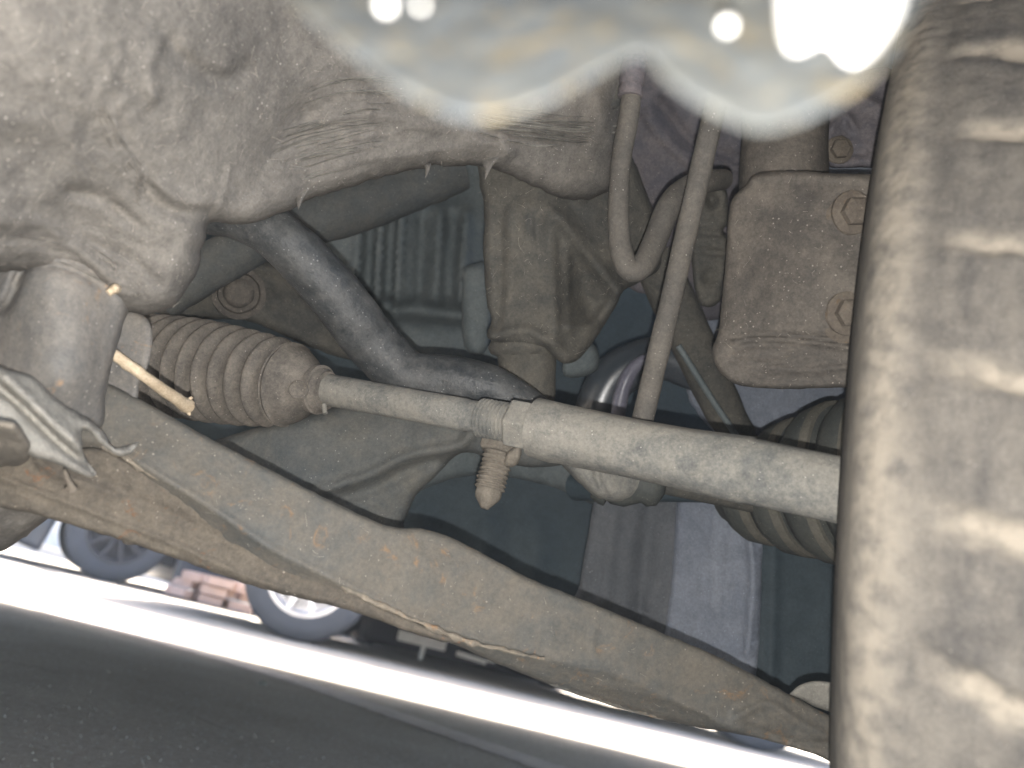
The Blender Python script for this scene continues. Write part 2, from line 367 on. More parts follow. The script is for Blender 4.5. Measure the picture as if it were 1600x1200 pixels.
hz_m = bpy.data.materials.new('thin_dusty_air'); hz_m.use_nodes = True; hn = hz_m.node_tree.nodes; hn.remove(hn['Principled BSDF'])
hv = hn.new('ShaderNodeVolumePrincipled'); hv.inputs['Color'].default_value = (.82, .9, 1, 1); hv.inputs['Density'].default_value = .0032; hv.inputs['Anisotropy'].default_value = 0
hz_m.node_tree.links.new(hv.outputs[0], hn['Material Output'].inputs['Volume'])
bm = bmesh.new(); box(bm, Vector((0, 70, 1.25)), 250, 270, 4.6); hzo = bmobj('haze', bm, hz_m); hzo['kind'] = 'stuff'

# ============================================================ THE CAR WE ARE UNDER
car = empty('parked_car', (0.1, 1.2, 0)); tag(car, 'dust-caked underside of the near parked car, its front tyre at the right edge', 'car')
def part(o, label): o['label'] = label; return o

# ---- wheel
WC = Vector((.2668, .4636, .3215)); AZ = .578
wd = Vector((math.sin(AZ), math.cos(AZ), 0)); wa = Vector((math.cos(AZ), -math.sin(AZ), 0)); wu = Vector((0, 0, 1))
whl = bpy.data.objects.new('wheel', None); COL.objects.link(whl); whl.parent = car; whl.location = Vector(WC) - car.location
part(whl, 'dusty front wheel with worn tread filling the right edge of the picture')
def make_tyre():
    prof = []      # (axial from inner shoulder plane, radius, tread 0/1)
    Wd = .205; R = .3215
    for k in range(8): s = k / 8; prof.append((.012 - .022 * math.sin(s * math.pi * .75) , .205 + .085 * s, 0))
    nT = 64
    for k in range(nT + 1):
        u = k / nT; x = u * Wd; e = min(x, Wd - x) / .010
        r = R - .006 * (2 * u - 1) ** 2
        if e < 1: r -= .0045 * (1 - math.sqrt(max(0, 1 - (1 - e) ** 2)))
        prof.append((x, r, 1))
    for k in range(8): s = 1 - (k + 1) / 8; prof.append((Wd + .010 * math.sin(s * math.pi * .75) - .0, .205 + .085 * s, 0))
    n = 1100; V = []; F_ = []; gr = []
    pitch = 2 * math.pi / 50
    TH = [i * 2 * math.pi / n for i in range(n)]
    for (x, r, tr) in prof:
        for th in TH:
            g = 0; rr = r
            near = math.cos(th) < -.1
            if tr:
                # lateral grooves that sweep from the shoulder towards the circumferential grooves
                v = x / .205; sw = -1.2 * pitch * v
                ph = ((th + sw + .03 * noise.noise((th * 12, x * 20, 0))) / pitch) % 1.0; dd = abs(ph - .5) * pitch * R
                wdt = .0052 + .0028 * noise.noise((th * 60, x * 150, 4)) + .0016 * noise.noise((th * 200, x * 500, 7)); lo = .024
                inn = 1 / (1 + math.exp(-(x - lo) / .004))
                g = max(0, 1 - (dd / wdt) ** 2) * inn if dd < wdt else 0
                for cg in (.068, .137):
                    dg = abs(x - cg); gg = max(0, 1 - (dg / .0045) ** 2); g = max(g, gg)
                if near:
                    rr = r - .0032 * g - .0006 * abs(noise.noise((x * 90, th * 40, 1))) - .0005 * noise.fractal(Vector((x * 160, th * 50, 1)), .8, 2, 3)
                    # fine wear edges round the shoulder
                    if x < .03: rr += .0008 * math.sin(x * 1500) * (1 - x / .03)
                else: rr = r - .0032 * g
            elif near: rr = r + .0004 * noise.noise((x * 200, th * 60, 2))
            p = WC + wa * x + (wd * math.cos(th) + wu * math.sin(th)) * float(rr)
            V.append(p); gr.append(max(g, .7 * max(0, 1 - abs(x - .006) / .012) if tr else 0))  # grooves hold dust; the shoulder term paints in a lit edge
    m_ = len(prof)
    for i in range(m_ - 1):
        for k in range(n): F_.append((i * n + k, (i + 1) * n + k, (i + 1) * n + (k + 1) % n, i * n + (k + 1) % n))
    o = mesh('tyre', V, F_, None, whl); me = o.data
    at = me.attributes.new('dust_and_lit_edge', 'FLOAT', 'POINT'); at.data.foreach_set('value', gr)
    # material: rubber, the dust in its grooves and a painted lit shoulder edge
    mt = M['tyre']; nn = mt.node_tree.nodes; l = mt.node_tree.links; b = nn['Principled BSDF']
    src = b.inputs['Base Color'].links[0].from_socket
    a_ = nn.new('ShaderNodeAttribute'); a_.attribute_name = 'dust_and_lit_edge'; mx = nn.new('ShaderNodeMix'); mx.data_type = 'RGBA'
    t = nn.new('ShaderNodeTexNoise'); t.inputs['Scale'].default_value = 170; t.inputs['Detail'].default_value = 6; tc = nn.new('ShaderNodeTexCoord'); l.new(tc.outputs['Object'], t.inputs['Vector'])
    mm = nn.new('ShaderNodeMath'); mm.operation = 'MULTIPLY'; l.new(a_.outputs['Fac'], mm.inputs[0])
    mr = nn.new('ShaderNodeMapRange'); l.new(t.outputs['Fac'], mr.inputs['Value']); mr.inputs['From Min'].default_value = .3; mr.inputs['From Max'].default_value = .6
    mr.inputs['To Min'].default_value = .15; mr.inputs['To Max'].default_value = 1.3; l.new(mr.outputs[0], mm.inputs[1]); mm.use_clamp = True
    l.new(mm.outputs[0], mx.inputs[0]); l.new(src, mx.inputs[6]); mx.inputs[7].default_value = (.215, .19, .155, 1); l.new(mx.outputs[2], b.inputs['Base Color'])
    me.materials.append(mt); return o
make_tyre()
lathe('rim', WC + wa * .01, WC + wa * .2, [(0, .2), (.002, .208), (.02, .205), (.03, .188), (.15, .186), (.17, .205), (.18, .208), (.181, .2), (.165, .18), (.16, .05), (.165, .03)], M['darkcast'], whl, 48)

# ---- close flange above the lens
part(relief('flange', [(420, -60), (452, 0), (555, 90), (640, 150), (740, 186), (850, 160), (930, 118), (1000, 86), (1045, 128), (1110, 172), (1190, 202), (1285, 172), (1375, 108), (1440, 0), (1470, -60), (1480, -420), (400, -420)],
    [(450, 0, .072), (740, 180, .062), (1000, 90, .066), (1200, 190, .062), (1430, 0, .068), (700, -400, .12), (1300, -400, .12)], M['flange'], car, step=9, thick=.0012, edge=12, roll=.0003, amp=.0006, nscale=200), 'pale dirt-spotted metal lip hanging out of focus at the top of the picture')

# ---- big dusty cover and lobes (upper left)
cov = relief('subframe_cover', [(-260, -160), (480, -160), (700, -140), (960, -60), (1010, 40), (985, 150), (965, 240), (950, 300), (880, 310), (800, 275), (760, 262), (700, 258), (630, 268), (560, 288), (500, 306), (455, 326), (400, 348), (360, 350), (330, 348), (318, 380), (305, 430), (270, 478), (225, 490), (185, 484), (165, 462), (120, 440), (40, 425), (-40, 430), (-260, 430)],
    [(-200, 0, .19), (0, 0, .20), (0, 330, .235), (200, 150, .24), (330, 340, .29), (250, 440, .285), (120, 380, .27), (450, 40, .29), (480, 250, .335), (650, 230, .365), (780, 240, .40), (900, 120, .41), (960, 60, .42), (940, 260, .44), (600, -150, .33)],
    M['cover'], car, step=5.5, thick=.03, edge=38, roll=.018, amp=.0010, nscale=60, wob=4,
    feats=[('r', [(460, 205), (520, 185), (600, 183), (700, 205), (800, 235)], 9, 0.00193), ('r', [(455, 260), (560, 235), (700, 215), (860, 215)], 14, -0.00110), ('r', [(520, 170), (640, 165), (760, 190)], 5, 0.00055), ('r', [(500, 200), (640, 190), (780, 215)], 4, -0.00077),
           ('r', [(420, 290), (560, 262), (760, 245)], 7, -0.00083), ('r', [(640, 245), (760, 222), (900, 232)], 6, 0.00066), ('r', [(228, 292), (250, 318), (285, 332), (325, 330)], 12, -0.00385), ('r', [(245, 285), (275, 312), (320, 320)], 10, 0.00165),
           ('r', [(335, 340), (350, 300), (358, 262)], 4, 0.00138), ('r', [(260, 50), (280, 90), (340, 125), (385, 110)], 16, -0.00440), ('r', [(262, 45), (235, 95), (240, 150)], 11, 0.00220),
           ('b', 430, 60, 70, 60, -0.00440), ('b', 470, 180, 30, 28, -0.00330), ('b', 90, 70, 130, 90, 0.00220), ('b', 30, 250, 90, 55, -0.00330), ('r', [(-20, 185), (60, 195), (105, 215), (112, 260), (60, 300), (-20, 330)], 22, 0.00165),
           ('r', [(110, 300), (160, 310), (210, 345)], 10, -0.00330),
           ('r', [(350, 345), (420, 250), (470, 200)], 22, -0.00330), ('r', [(760, 262), (790, 240), (785, 215)], 8, 0.00220), ('r', [(-40, 345), (60, 350), (130, 395), (180, 450)], 14, 0.00330), ('r', [(140, 380), (200, 400), (250, 445)], 9, -0.00165),
           ('w', [(440, 262), (560, 232), (700, 215), (860, 225), (960, 240)], 15, .0007, 60), ('w', [(470, 200), (600, 170), (760, 195), (930, 225)], 13, .0006, 50), ('w', [(0, 380), (100, 395), (200, 440)], 18, .0009, 40), ('w', [(170, 60), (180, 200), (230, 330)], 40, .0006, 90), ('b', 600, 100, 130, 50, 0.00330), ('r', [(900, 90), (935, 160), (960, 230)], 12, 0.00275)])
M['painted_light'] = plain('pale_painted_light', (.35, .34, .32), .5)  # pale colour standing in for glints and a sun-blown corner
flange_o = bpy.data.objects['flange']
def painted_light(px, py, d, r):
    bm = bmesh.new(); bmesh.ops.create_icosphere(bm, subdivisions=1, radius=r); bmesh.ops.translate(bm, vec=P(px, py, d), verts=bm.verts); return bmobj('painted_glint', bm, M['painted_light'], flange_o, True)
for c in ((603, 8, .0655, .0007), (657, 8, .0655, .0004), (1136, 40, .0655, .0006)): painted_light(*c)  # pale beads standing in for out-of-focus glints on the lip
relief('painted_sun_patch', [(1215, -200), (1225, 60), (1290, 62), (1330, 95), (1370, 70), (1415, -10), (1430, -200)], [(1225, 20, .0650), (1400, 20, .0660), (1300, -200, .080), (1300, 60, .0630)], M['painted_light'], flange_o, step=7, thick=.001, edge=20, roll=.0008, amp=.0003, nscale=300)  # sun-blown corner of the lip, put in as a pale patch
part(cov, 'large felt-like cover caked in brown dust across the upper left')
for pts, dp in (([(752, 248), (782, 243), (768, 262), (758, 281), (757, 264)], .385), ([(458, 298), (484, 292), (476, 306), (466, 328), (463, 314)], .325), ([(662, 255), (674, 255), (671, 268), (664, 280), (665, 268)], .365)):
    relief('torn_flap', pts, [(pts[0][0], pts[0][1], dp + .016), (pts[1][0], pts[1][1], dp + .016), (pts[3][0], pts[3][1], dp + .006)], M['cover'], cov, step=4, thick=.0015, edge=4, roll=.001, amp=0, sm=1, wob=1)

# ---- arm bushing housing, lower left
hs = relief('bushing_housing', [(-200, 380), (20, 375), (60, 392), (120, 402), (165, 425), (185, 450), (205, 470), (195, 500), (178, 560), (165, 620), (160, 668), (130, 665), (60, 640), (0, 590), (-200, 540)],
    [(-150, 450, .285), (0, 400, .272), (0, 570, .268), (80, 500, .264), (130, 520, .270), (185, 460, .287), (172, 560, .286), (165, 640, .290), (110, 600, .268), (80, 420, .267)], M['housing'], car, step=6, thick=.03, edge=14, roll=.006, amp=.0008, nscale=60, wob=1.5,
    feats=[('r', [(45, 400), (110, 402), (160, 428), (190, 470)], 7, .003), ('r', [(40, 415), (110, 420), (155, 445)], 5, -.002), ('b', 90, 580, 60, 40, .004), ('r', [(-40, 470), (5, 480), (30, 430), (45, 395)], 8, -.006), ('b', -20, 520, 50, 60, -.006)])
part(hs, 'grey cylindrical arm bushing housing with rusty patches at the left edge')
tabp = relief('tab_plate', [(150, 470), (190, 482), (222, 492), (236, 510), (238, 540), (230, 575), (218, 600), (212, 640), (190, 650), (150, 640), (140, 540)], [(160, 480, .315), (235, 520, .315), (215, 640, .305), (150, 640, .305)],
    M['housing'], car, step=6, thick=.003, edge=8, roll=.002, amp=.0004, wob=.6, feats=[('r', [(165, 545), (175, 562), (178, 582)], 3, -.001)])
part(tabp, 'rounded grey steel tab beside the ribbed boot')
folded = relief('folded_liner', [(-60, 520), (0, 572), (50, 588), (90, 625), (130, 650), (160, 672), (180, 700), (216, 690), (205, 708), (185, 712), (160, 695), (130, 672), (132, 712), (150, 738), (136, 745), (90, 725), (45, 712), (0, 690), (-60, 660)],
    [(-40, 560, .235), (0, 600, .242), (60, 640, .25), (130, 700, .262), (200, 700, .285), (0, 680, .24)], M['cover_pale'], car, step=5, thick=.004, edge=16, roll=.006, amp=.0010, nscale=90, wob=2,
    feats=[('r', [(-20, 590), (40, 640), (90, 690), (148, 738)], 8, -.006), ('r', [(10, 590), (70, 650), (130, 700)], 12, .005), ('r', [(150, 670), (170, 690), (200, 700)], 4, -.003)])
part(folded, 'torn pale plastic liner edge folded over the lower left corner')
lump = relief('dirt_lump', [(-80, 640), (0, 655), (30, 668), (48, 700), (40, 722), (10, 728), (-80, 720)], [(-60, 680, .225), (0, 690, .23), (40, 700, .236)], M['mudbolt'], folded, step=5, thick=.01, edge=22, roll=.012, amp=.003, nscale=160, wob=3)
part(lump, 'tan dried dirt packed in the liner fold')
drt = relief('mud_flap', [(-120, 740), (-20, 765), (50, 780), (78, 802), (50, 830), (10, 858), (-20, 868), (-120, 900)], [(-80, 800, .27), (0, 800, .285), (70, 805, .30)], M['cover'], car, step=6, thick=.01, edge=20, roll=.01, amp=.003, nscale=90, wob=4)
part(drt, 'dark dirty flap hanging at the lower left edge')

# ---- rack boot and tie rod
A0 = P(222, 563, .484); B0 = P(512, 611, .424); Lb = (B0 - A0).length
def boot():
    pr = []; nr = 10.5; Rm = .0318
    pr.append((-.02, .026))
    tt = np.linspace(0, 1, 340)
    body = .81
    for t in tt:
        env = Rm * (1 - .06 * (1 - t) ** 2 - .40 * max(0, t - .30) ** 1.6)
        w_ = (t * nr) % 1.0; c = math.sin(math.pi * w_ ** 1.5) ** .6
        pr.append((t * Lb * body, env - .0088 * (1 - c)))
    x = Lb * body
    pr += [(x + .0005, .0232), (x + .0022, .0238), (x + .0034, .0222), (x + .005, .0218), (x + .010, .0186), (x + .0145, .0140), (x + .017, .0118), (x + .018, .0108), (x + .0185, .0124), (x + .024, .0124), (x + .025, .0110), (x + .027, .0108), (x + .0272, .0086)]
    return pr
bt = lathe('rack_boot', A0, B0, boot(), M['boot'], car, 128, .00015, 120, 1.0)
part(bt, 'ribbed brown rubber steering rack boot left of the steering rod')
ax_b = (B0 - A0).normalized()
xk = Lb * .81
lathe('boot_clamp', A0 + ax_b * (xk + .0200), B0, [(-.001, .0128), (-.0006, .0138), (.0026, .0138), (.003, .0128)], M['boot'], bt, 48, .0001)
tube('clamp_lug', [(506, 632, .418, 4), (508, 646, .416, 4)], M['rod'], bt, 12, 1)
# moulded round mark on the boot neck
o = P(466, 609, .4130)
lathe('moulded_ring', o + Vector(CF) * .004, o, [(0, .0052), (.0040, .0052), (.0044, .0046), (.0039, .0041), (.0039, .0002)], M['boot'], bt, 28)
rod_a = P(500, 607, .428); rod_b = P(822, 665, .374); rod_c = P(1420, 788, .302)
Lr = (rod_b - rod_a).length
tr = lathe('steering_rod', rod_a, rod_b, [(0, .0090), (Lr * .1, .0086), (Lr * .5, .0083), (Lr * .74, .0085), (Lr * .75, .0080), (Lr + .01, .0080)], M['rod'], car, 40, .0006, 130)
part(tr, 'pale mud-coated steering rod crossing the middle of the picture')
tax = (rod_b - rod_a).normalized()
th = []; x0 = Lr * .80
for k in range(9):
    x = x0 + k * .00215; th += [(x, .0083), (x + .0007, .0098), (x + .0011, .0098), (x + .0018, .0083)]
lathe('screw_thread', rod_a, rod_b, [(x0 - .001, .008)] + th + [(th[-1][0] + .002, .0085)], M['rod'], tr, 40, .0002, 300)
nut_a = rod_a + tax * (Lr - .008)
sax = (rod_c - rod_b).normalized()
def hexprism(name, a, ax, L, r, mat, parent, ch=.0012, n=6, ph=.25):
    u, v = frame(ax); V = []; F_ = []
    for t, rr in [(0, r * .9), (ch, r), (L - ch, r), (L, r * .9)]:
        for k in range(n):
            q = 2 * math.pi * k / n + ph; V.append(a + ax * t + (u * math.cos(q) + v * math.sin(q)) * rr)
    for i in range(3):
        for k in range(n): F_.append((i * n + k, i * n + (k + 1) % n, (i + 1) * n + (k + 1) % n, (i + 1) * n + k))
    F_.append(tuple(range(n))[::-1]); F_.append(tuple(3 * n + k for k in range(n)))
    o = mesh(name, V, F_, mat, parent, False); bv = o.modifiers.new('b', 'BEVEL'); bv.width = .0006; bv.segments = 2; return o
part(hexprism('lock_nut', nut_a, sax, .012, .0128, M['rod'], tr), 'hexagonal nut dusted pale at the end of the thread')
sl_a = nut_a + sax * .0118; Ls = (rod_c - sl_a).length
slv = lathe('rod_sleeve', sl_a, rod_c, [(0, .0118), (.001, .0142), (.012, .0144), (.016, .0138), (Ls * .3, .0134), (Ls * .45, .0136), (Ls * .62, .0142), (Ls * .63, .0136), (Ls, .0134)], M['rod'], tr, 48, .0010, 90)
part(slv, 'thick pale sleeve of the steering rod running behind the tyre')

# ---- lower control arm
UP = [(100, 570), (150, 590), (215, 622), (330, 686), (450, 748), (560, 803), (615, 824), (655, 826), (700, 838), (760, 868), (830, 905), (900, 933), (1000, 974), (1130, 1030), (1235, 1086), (1330, 1135), (1400, 1170)]
LO = [(1400, 1260), (1300, 1192), (1250, 1172), (1170, 1150), (1080, 1135), (1000, 1116), (900, 1085), (830, 1058), (760, 1030), (700, 1002), (640, 986), (560, 956), (480, 936), (400, 915), (300, 880), (200, 845), (100, 815), (50, 800), (-80, 770), (-80, 600), (0, 570)]
arm = relief('control_arm', UP + LO, [(0, 760, .285), (180, 640, .30), (200, 800, .285), (450, 850, .30), (330, 690, .308), (640, 830, .322), (700, 980, .318), (1000, 1000, .340), (1000, 1100, .336), (1300, 1150, .355), (1400, 1220, .355)],
    M['arm'], car, step=6, thick=.012, edge=8, roll=.003, amp=.0006, nscale=45, wob=1.2,
    feats=[('s', [(-80, 640), (150, 690), (200, 715), (330, 795), (430, 862), (560, 925), (650, 968), (760, 1005), (860, 1030), (960, 1052), (1100, 1112), (1300, 1250)], .00030), ('r', [(200, 712), (330, 792), (430, 860), (560, 922), (650, 966), (760, 1003)], 5, .0010), ('r', [(0, 790), (200, 832), (400, 900), (520, 935)], 5, .0016), ('r', [(240, 850), (340, 872), (430, 905)], 9, -.002), ('r', [(930, 1068), (1060, 1098), (1200, 1160)], 5, .001),
           ('r', [(1150, 1120), (1200, 1100), (1250, 1130), (1290, 1150)], 7, .003), ('r', [(930, 980), (925, 1010), (940, 1040)], 4, .0008), ('b', 660, 880, 60, 30, .002), ('b', 1180, 1130, 40, 16, .003), ('b', 230, 720, 30, 40, .002), ('r', [(1170, 1135), (1240, 1160), (1300, 1165)], 5, -.003)])
und = relief('arm_underside', [(-80, 690), (0, 705), (150, 700), (200, 722), (330, 802), (430, 868), (560, 930), (650, 972), (720, 1002), (690, 1002), (640, 988), (560, 958), (480, 938), (400, 917), (300, 882), (200, 847), (100, 817), (50, 802), (-80, 772)],
    [(-80, 720, .276), (0, 760, .278), (150, 710, .288), (200, 800, .293), (330, 820, .300), (430, 880, .303), (560, 940, .307), (700, 1000, .311)], M['under'], arm, step=5, thick=.005, edge=7, roll=.0025, amp=.0012, nscale=90, wob=2,
    feats=[('r', [(0, 745), (120, 790), (260, 845), (400, 905), (520, 938)], 5, .002), ('r', [(120, 735), (260, 800), (360, 850)], 10, -.0016), ('r', [(60, 720), (100, 745), (180, 770)], 8, .002)])
part(und, 'dark muddy underside flange of the control arm')
tube('dirt_bead', [(160, 698, .290, 2), (205, 722, .292, 3.5), (330, 800, .300, 3), (430, 866, .3025, 4), (500, 900, .305, 3), (560, 929, .307, 4), (650, 971, .310, 3.5), (740, 1004, .314, 4), (850, 1030, .318, 2)], M['armedge'], arm, 8, 14, .0012, 260)
part(arm, 'wide steel control arm speckled with rust sloping down to the right')
lathe('arm_bolt', P(206, 850, .312), P(206, 800, .312), [(0, .0022), (.001, .0036), (.004, .0038), (.0045, .0026), (.012, .0026)], M['strut'], arm, 14, .0004, 300)
bj = relief('joint_tab', [(1232, 1086), (1250, 1070), (1280, 1064), (1330, 1075), (1340, 1120), (1285, 1108)], [(1232, 1086, .375), (1290, 1070, .37), (1330, 1110, .37)], M['rod'], arm, step=5, thick=.008, edge=6, roll=.003, amp=.0005)
part(bj, 'pale dusty tab at the tyre end of the control arm')

# ---- subframe brackets behind the tie rod
sb = relief('subframe_bracket', [(330, 690), (400, 668), (470, 650), (520, 636), (570, 628), (640, 634), (700, 650), (760, 660), (900, 690), (900, 720), (850, 730), (790, 725), (740, 708), (712, 712), (680, 745), (652, 772), (638, 800), (630, 822), (640, 850), (560, 850), (480, 800), (400, 750)],
    [(340, 690, .44), (500, 700, .43), (560, 640, .445), (700, 680, .435), (640, 790, .45), (480, 790, .43), (850, 700, .44)], M['bracket'], car, step=6, thick=.01, edge=20, roll=.008, amp=.0009, nscale=60,
    feats=[('r', [(500, 765), (570, 745), (640, 712), (710, 700), (735, 680)], 9, .006), ('r', [(510, 785), (580, 765), (650, 730), (705, 718)], 12, -.005), ('r', [(440, 765), (500, 762), (530, 750)], 4, -.002), ('b', 560, 690, 80, 30, .003)])
part(sb, 'grey pressed steel bracket behind the steering rod')
stub = bpy.data.objects.new('threaded_stud', None)
def stud():
    a = P(784, 690, .415); b = P(757, 795, .405); ax = (b - a).normalized(); L = (b - a).length
    pr = [(-.004, .011), (0, .0085)]
    x = .006
    while x < L * .68: pr += [(x, .0072), (x + .0007, .0082), (x + .0012, .0082), (x + .0018, .0071)]; x += .00235
    pr += [(L * .7, .0068), (L * .8, .0070), (L * .86, .0062), (L * .97, .0030), (L, .0022)]
    s = lathe('threaded_stud', a, b, pr, M['mudbolt'], car, 28, .0007, 260)
    part(s, 'muddy threaded stud pointing down below the steering rod')
    hexprism('nut', a - ax * .001, ax, .0075, .0118, M['mudbolt'], s, ph=.1)
    relief('nut_lug', [(792, 706), (812, 695), (812, 720), (800, 730), (786, 724)], [(790, 706, .402), (812, 700, .40), (800, 728, .402)], M['mudbolt'], s, step=4, thick=.006, edge=7, roll=.004, amp=.001, nscale=200)
stud()
# ball joint dust boot below the rod
djm = [(0, .004), (.002, .016), (.008, .021), (.014, .0225), (.017, .020), (.019, .023), (.023, .0235), (.026, .020), (.029, .021), (.036, .0205), (.042, .018), (.046, .009)]
dj = relief('joint_mount', [(860, 705), (900, 700), (960, 715), (1010, 735), (1015, 765), (985, 782), (950, 783), (920, 768), (885, 735)], [(870, 710, .415), (950, 720, .41), (950, 775, .41), (1010, 760, .42)], M['rod'], car, step=5, thick=.015, edge=18, roll=.012, amp=.0006, feats=[('r', [(930, 715), (935, 750), (950, 778)], 5, -.004)])
part(dj, 'dusty conical joint mount below the steering rod')
dm_ = lathe('joint_boot', P(925, 745, .432), P(1030, 752, .43), [(0, .012), (.004, .0145), (.007, .0155), (.009, .0125), (.011, .0145), (.018, .0152), (.024, .0135), (.028, .0128), (.031, .0145), (.036, .0135), (.040, .008)], M['olive'], car, 48, .0006, 200)
part(dm_, 'small grooved rubber joint boot below the steering rod sleeve')
tube('link_shank', [(1010, 752, .43, 14), (1080, 768, .44, 13), (1180, 790, .46, 12)], M['column'], car, 20, 4)

# ---- stabiliser bar
stb = tube('stabiliser_bar', [(230, 325, .41, 37), (310, 326, .405, 38), (380, 338, .402, 39), (440, 374, .402, 40), (500, 432, .41, 42), (550, 495, .42, 43), (595, 550, .43, 42), (642, 588, .430, 40), (700, 594, .428, 40), (760, 606, .426, 38), (815, 626, .426, 28), (860, 646, .43, 16), (900, 668, .44, 9)], M['bar'], car, 48, 12, .0007, 90)
part(stb, 'thick black curved stabiliser bar with dusty scuffs running down to a flattened end')
# ---- centre casting
cc = relief('mount_casting', [(745, 240), (870, 220), (960, 210), (1010, 300), (1030, 380), (1030, 420), (1000, 440), (975, 455), (955, 490), (930, 530), (905, 560), (880, 568), (850, 545), (800, 540), (762, 528), (768, 500), (760, 470), (756, 400), (757, 330), (750, 290)],
    [(760, 280, .455), (780, 500, .455), (860, 330, .445), (860, 520, .450), (950, 300, .47), (1010, 400, .49), (930, 480, .475)], M['column'], car, step=6, thick=.02, edge=16, roll=.008, amp=.0016, nscale=55, wob=2,
    feats=[('r', [(797, 330), (800, 420), (790, 520)], 7, .002), ('r', [(780, 330), (782, 430), (776, 510)], 6, -.003), ('r', [(860, 330), (862, 420), (868, 520)], 10, .004), ('r', [(875, 340), (920, 400), (965, 455)], 11, .008),
           ('r', [(885, 385), (887, 450), (890, 510)], 5, .003), ('b', 908, 455, 24, 60, -.014), ('b', 930, 480, 22, 28, -.010), ('r', [(890, 512), (920, 510), (950, 480), (970, 450)], 8, .006), ('r', [(770, 527), (820, 516), (870, 540)], 8, .005), ('r', [(820, 300), (825, 360)], 6, .002), ('b', 910, 270, 50, 30, .005),
           ('r', [(900, 360), (940, 390), (980, 400)], 6, .002), ('r', [(880, 300), (910, 340), (960, 350)], 7, -.002), ('r', [(840, 340), (838, 420), (842, 480)], 4, -.0015)])
part(cc, 'dust covered cast mounting column with a triangular recess')
nk = lathe('casting_neck', P(822, 530, .475), P(826, 620, .475), [(0, .0215), (.004, .0235), (.008, .022), (.010, .0185), (.022, .0172), (.034, .0165), (.04, .015)], M['column'], cc, 40, .0008, 120)
relief('boss', [(880, 560), (900, 530), (930, 540), (935, 575), (905, 590), (880, 585)], [(880, 560, .49), (930, 560, .50), (900, 585, .50)], M['darkcast'], cc, step=6, thick=.02, edge=14, roll=.008, amp=.0005)

# ---- hoses
hz = tube('brake_hose', [(993, 60, .41, 17), (989, 120, .41, 15), (983, 180, .41, 16), (972, 240, .41, 16), (967, 300, .41, 16), (967, 360, .408, 17), (974, 405, .406, 18), (988, 422, .406, 19), (1006, 412, .408, 19), (1024, 375, .414, 19), (1045, 325, .42, 20), (1068, 298, .43, 19), (1100, 285, .44, 18), (1130, 280, .46, 16)], M['hose'], car, 32, 10, .0002, 200)
part(hz, 'dusty rubber brake hose bent in a narrow V')
lathe('hose_ferrule', P(992, 85, .41), P(984, 152, .41), [(0, .0062), (.003, .0068), (.0035, .0060), (.006, .0062), (.0065, .0069), (.016, .0066), (.0165, .0060), (.018, .0062), (.019, .0066), (.0225, .0066), (.023, .0056)], M['inner'], hz, 32, .0002, 300)
relief('hose_bracket', [(925, 110), (960, 105), (975, 130), (968, 165), (950, 170), (930, 140)], [(925, 110, .43), (970, 110, .43), (950, 170, .43)], M['column'], hz, step=5, thick=.003, edge=6, roll=.002, amp=.0006)
vr = tube('vertical_rod', [(1150, 40, .375, 17), (1117, 170, .375, 17), (1087, 300, .375, 17), (1046, 480, .375, 17), (1012, 622, .375, 17), (985, 740, .375, 16)], M['hose'], car, 32, 6, .0003, 150)
part(vr, 'straight dusty rod in front of the bent hose')

# ---- strut and bracket at right
st = relief('strut_bracket', [(1165, 290), (1178, 274), (1205, 268), (1250, 267), (1300, 271), (1360, 272), (1480, 272), (1480, 620), (1340, 606), (1230, 608), (1175, 605), (1140, 596), (1118, 570), (1113, 545), (1122, 520), (1128, 470), (1134, 400), (1138, 340), (1145, 310)],
    [(1160, 300, .375), (1350, 290, .35), (1140, 440, .378), (1240, 440, .355), (1350, 450, .345), (1130, 560, .372), (1250, 580, .36), (1450, 450, .345)], M['strut'], car, step=5, thick=.02, edge=9, roll=.004, amp=.0006, nscale=70, wob=1,
    feats=[('r', [(1165, 283), (1240, 274), (1350, 280)], 5, .0012), ('r', [(1145, 527), (1220, 524), (1350, 538)], 4, -.0035), ('r', [(1150, 532), (1220, 529), (1350, 545)], 4, .003), ('r', [(1140, 560), (1200, 590), (1300, 592)], 4, -.001), ('b', 1190, 552, 50, 18, .0022),
           ('r', [(1140, 552), (1180, 538), (1230, 542), (1240, 556), (1200, 568), (1150, 562)], 4, -.0014), ('r', [(1200, 575), (1260, 578), (1350, 572)], 4, .002), ('r', [(1142, 400), (1136, 470), (1130, 510)], 4, -.0008)])
part(st, 'dusty steel strut bracket with two rusty bolts beside the tyre')
for (bx, by) in ((1331, 333), (1322, 490)):
    c = P(bx, by, .3475); hexbolt(st, c, -CF + CX * .1, .0066, .0065, M['rustbolt'], 1.5)
    lathe('bolt_flange', P(bx, by + 8, .350), P(bx, by + 8, .34), [(0, .0108), (.0015, .0110), (.0022, .0100)], M['rustbolt'], st, 28, .0004, 300)
lathe('stamped_ring', P(1321, 420, .350), P(1321, 420, .34), [(0, .0036), (.0022, .0036), (.0025, .0033), (.0021, .003), (.0021, .0002)], M['strut'], st, 24)
sttube = tube('strut_tube', [(1238, -140, .42, 60), (1230, 60, .415, 63), (1226, 180, .41, 64), (1224, 300, .405, 66)], M['strut'], car, 48, 6, .0008, 70)
part(sttube, 'dusty strut tube above the bolted bracket')
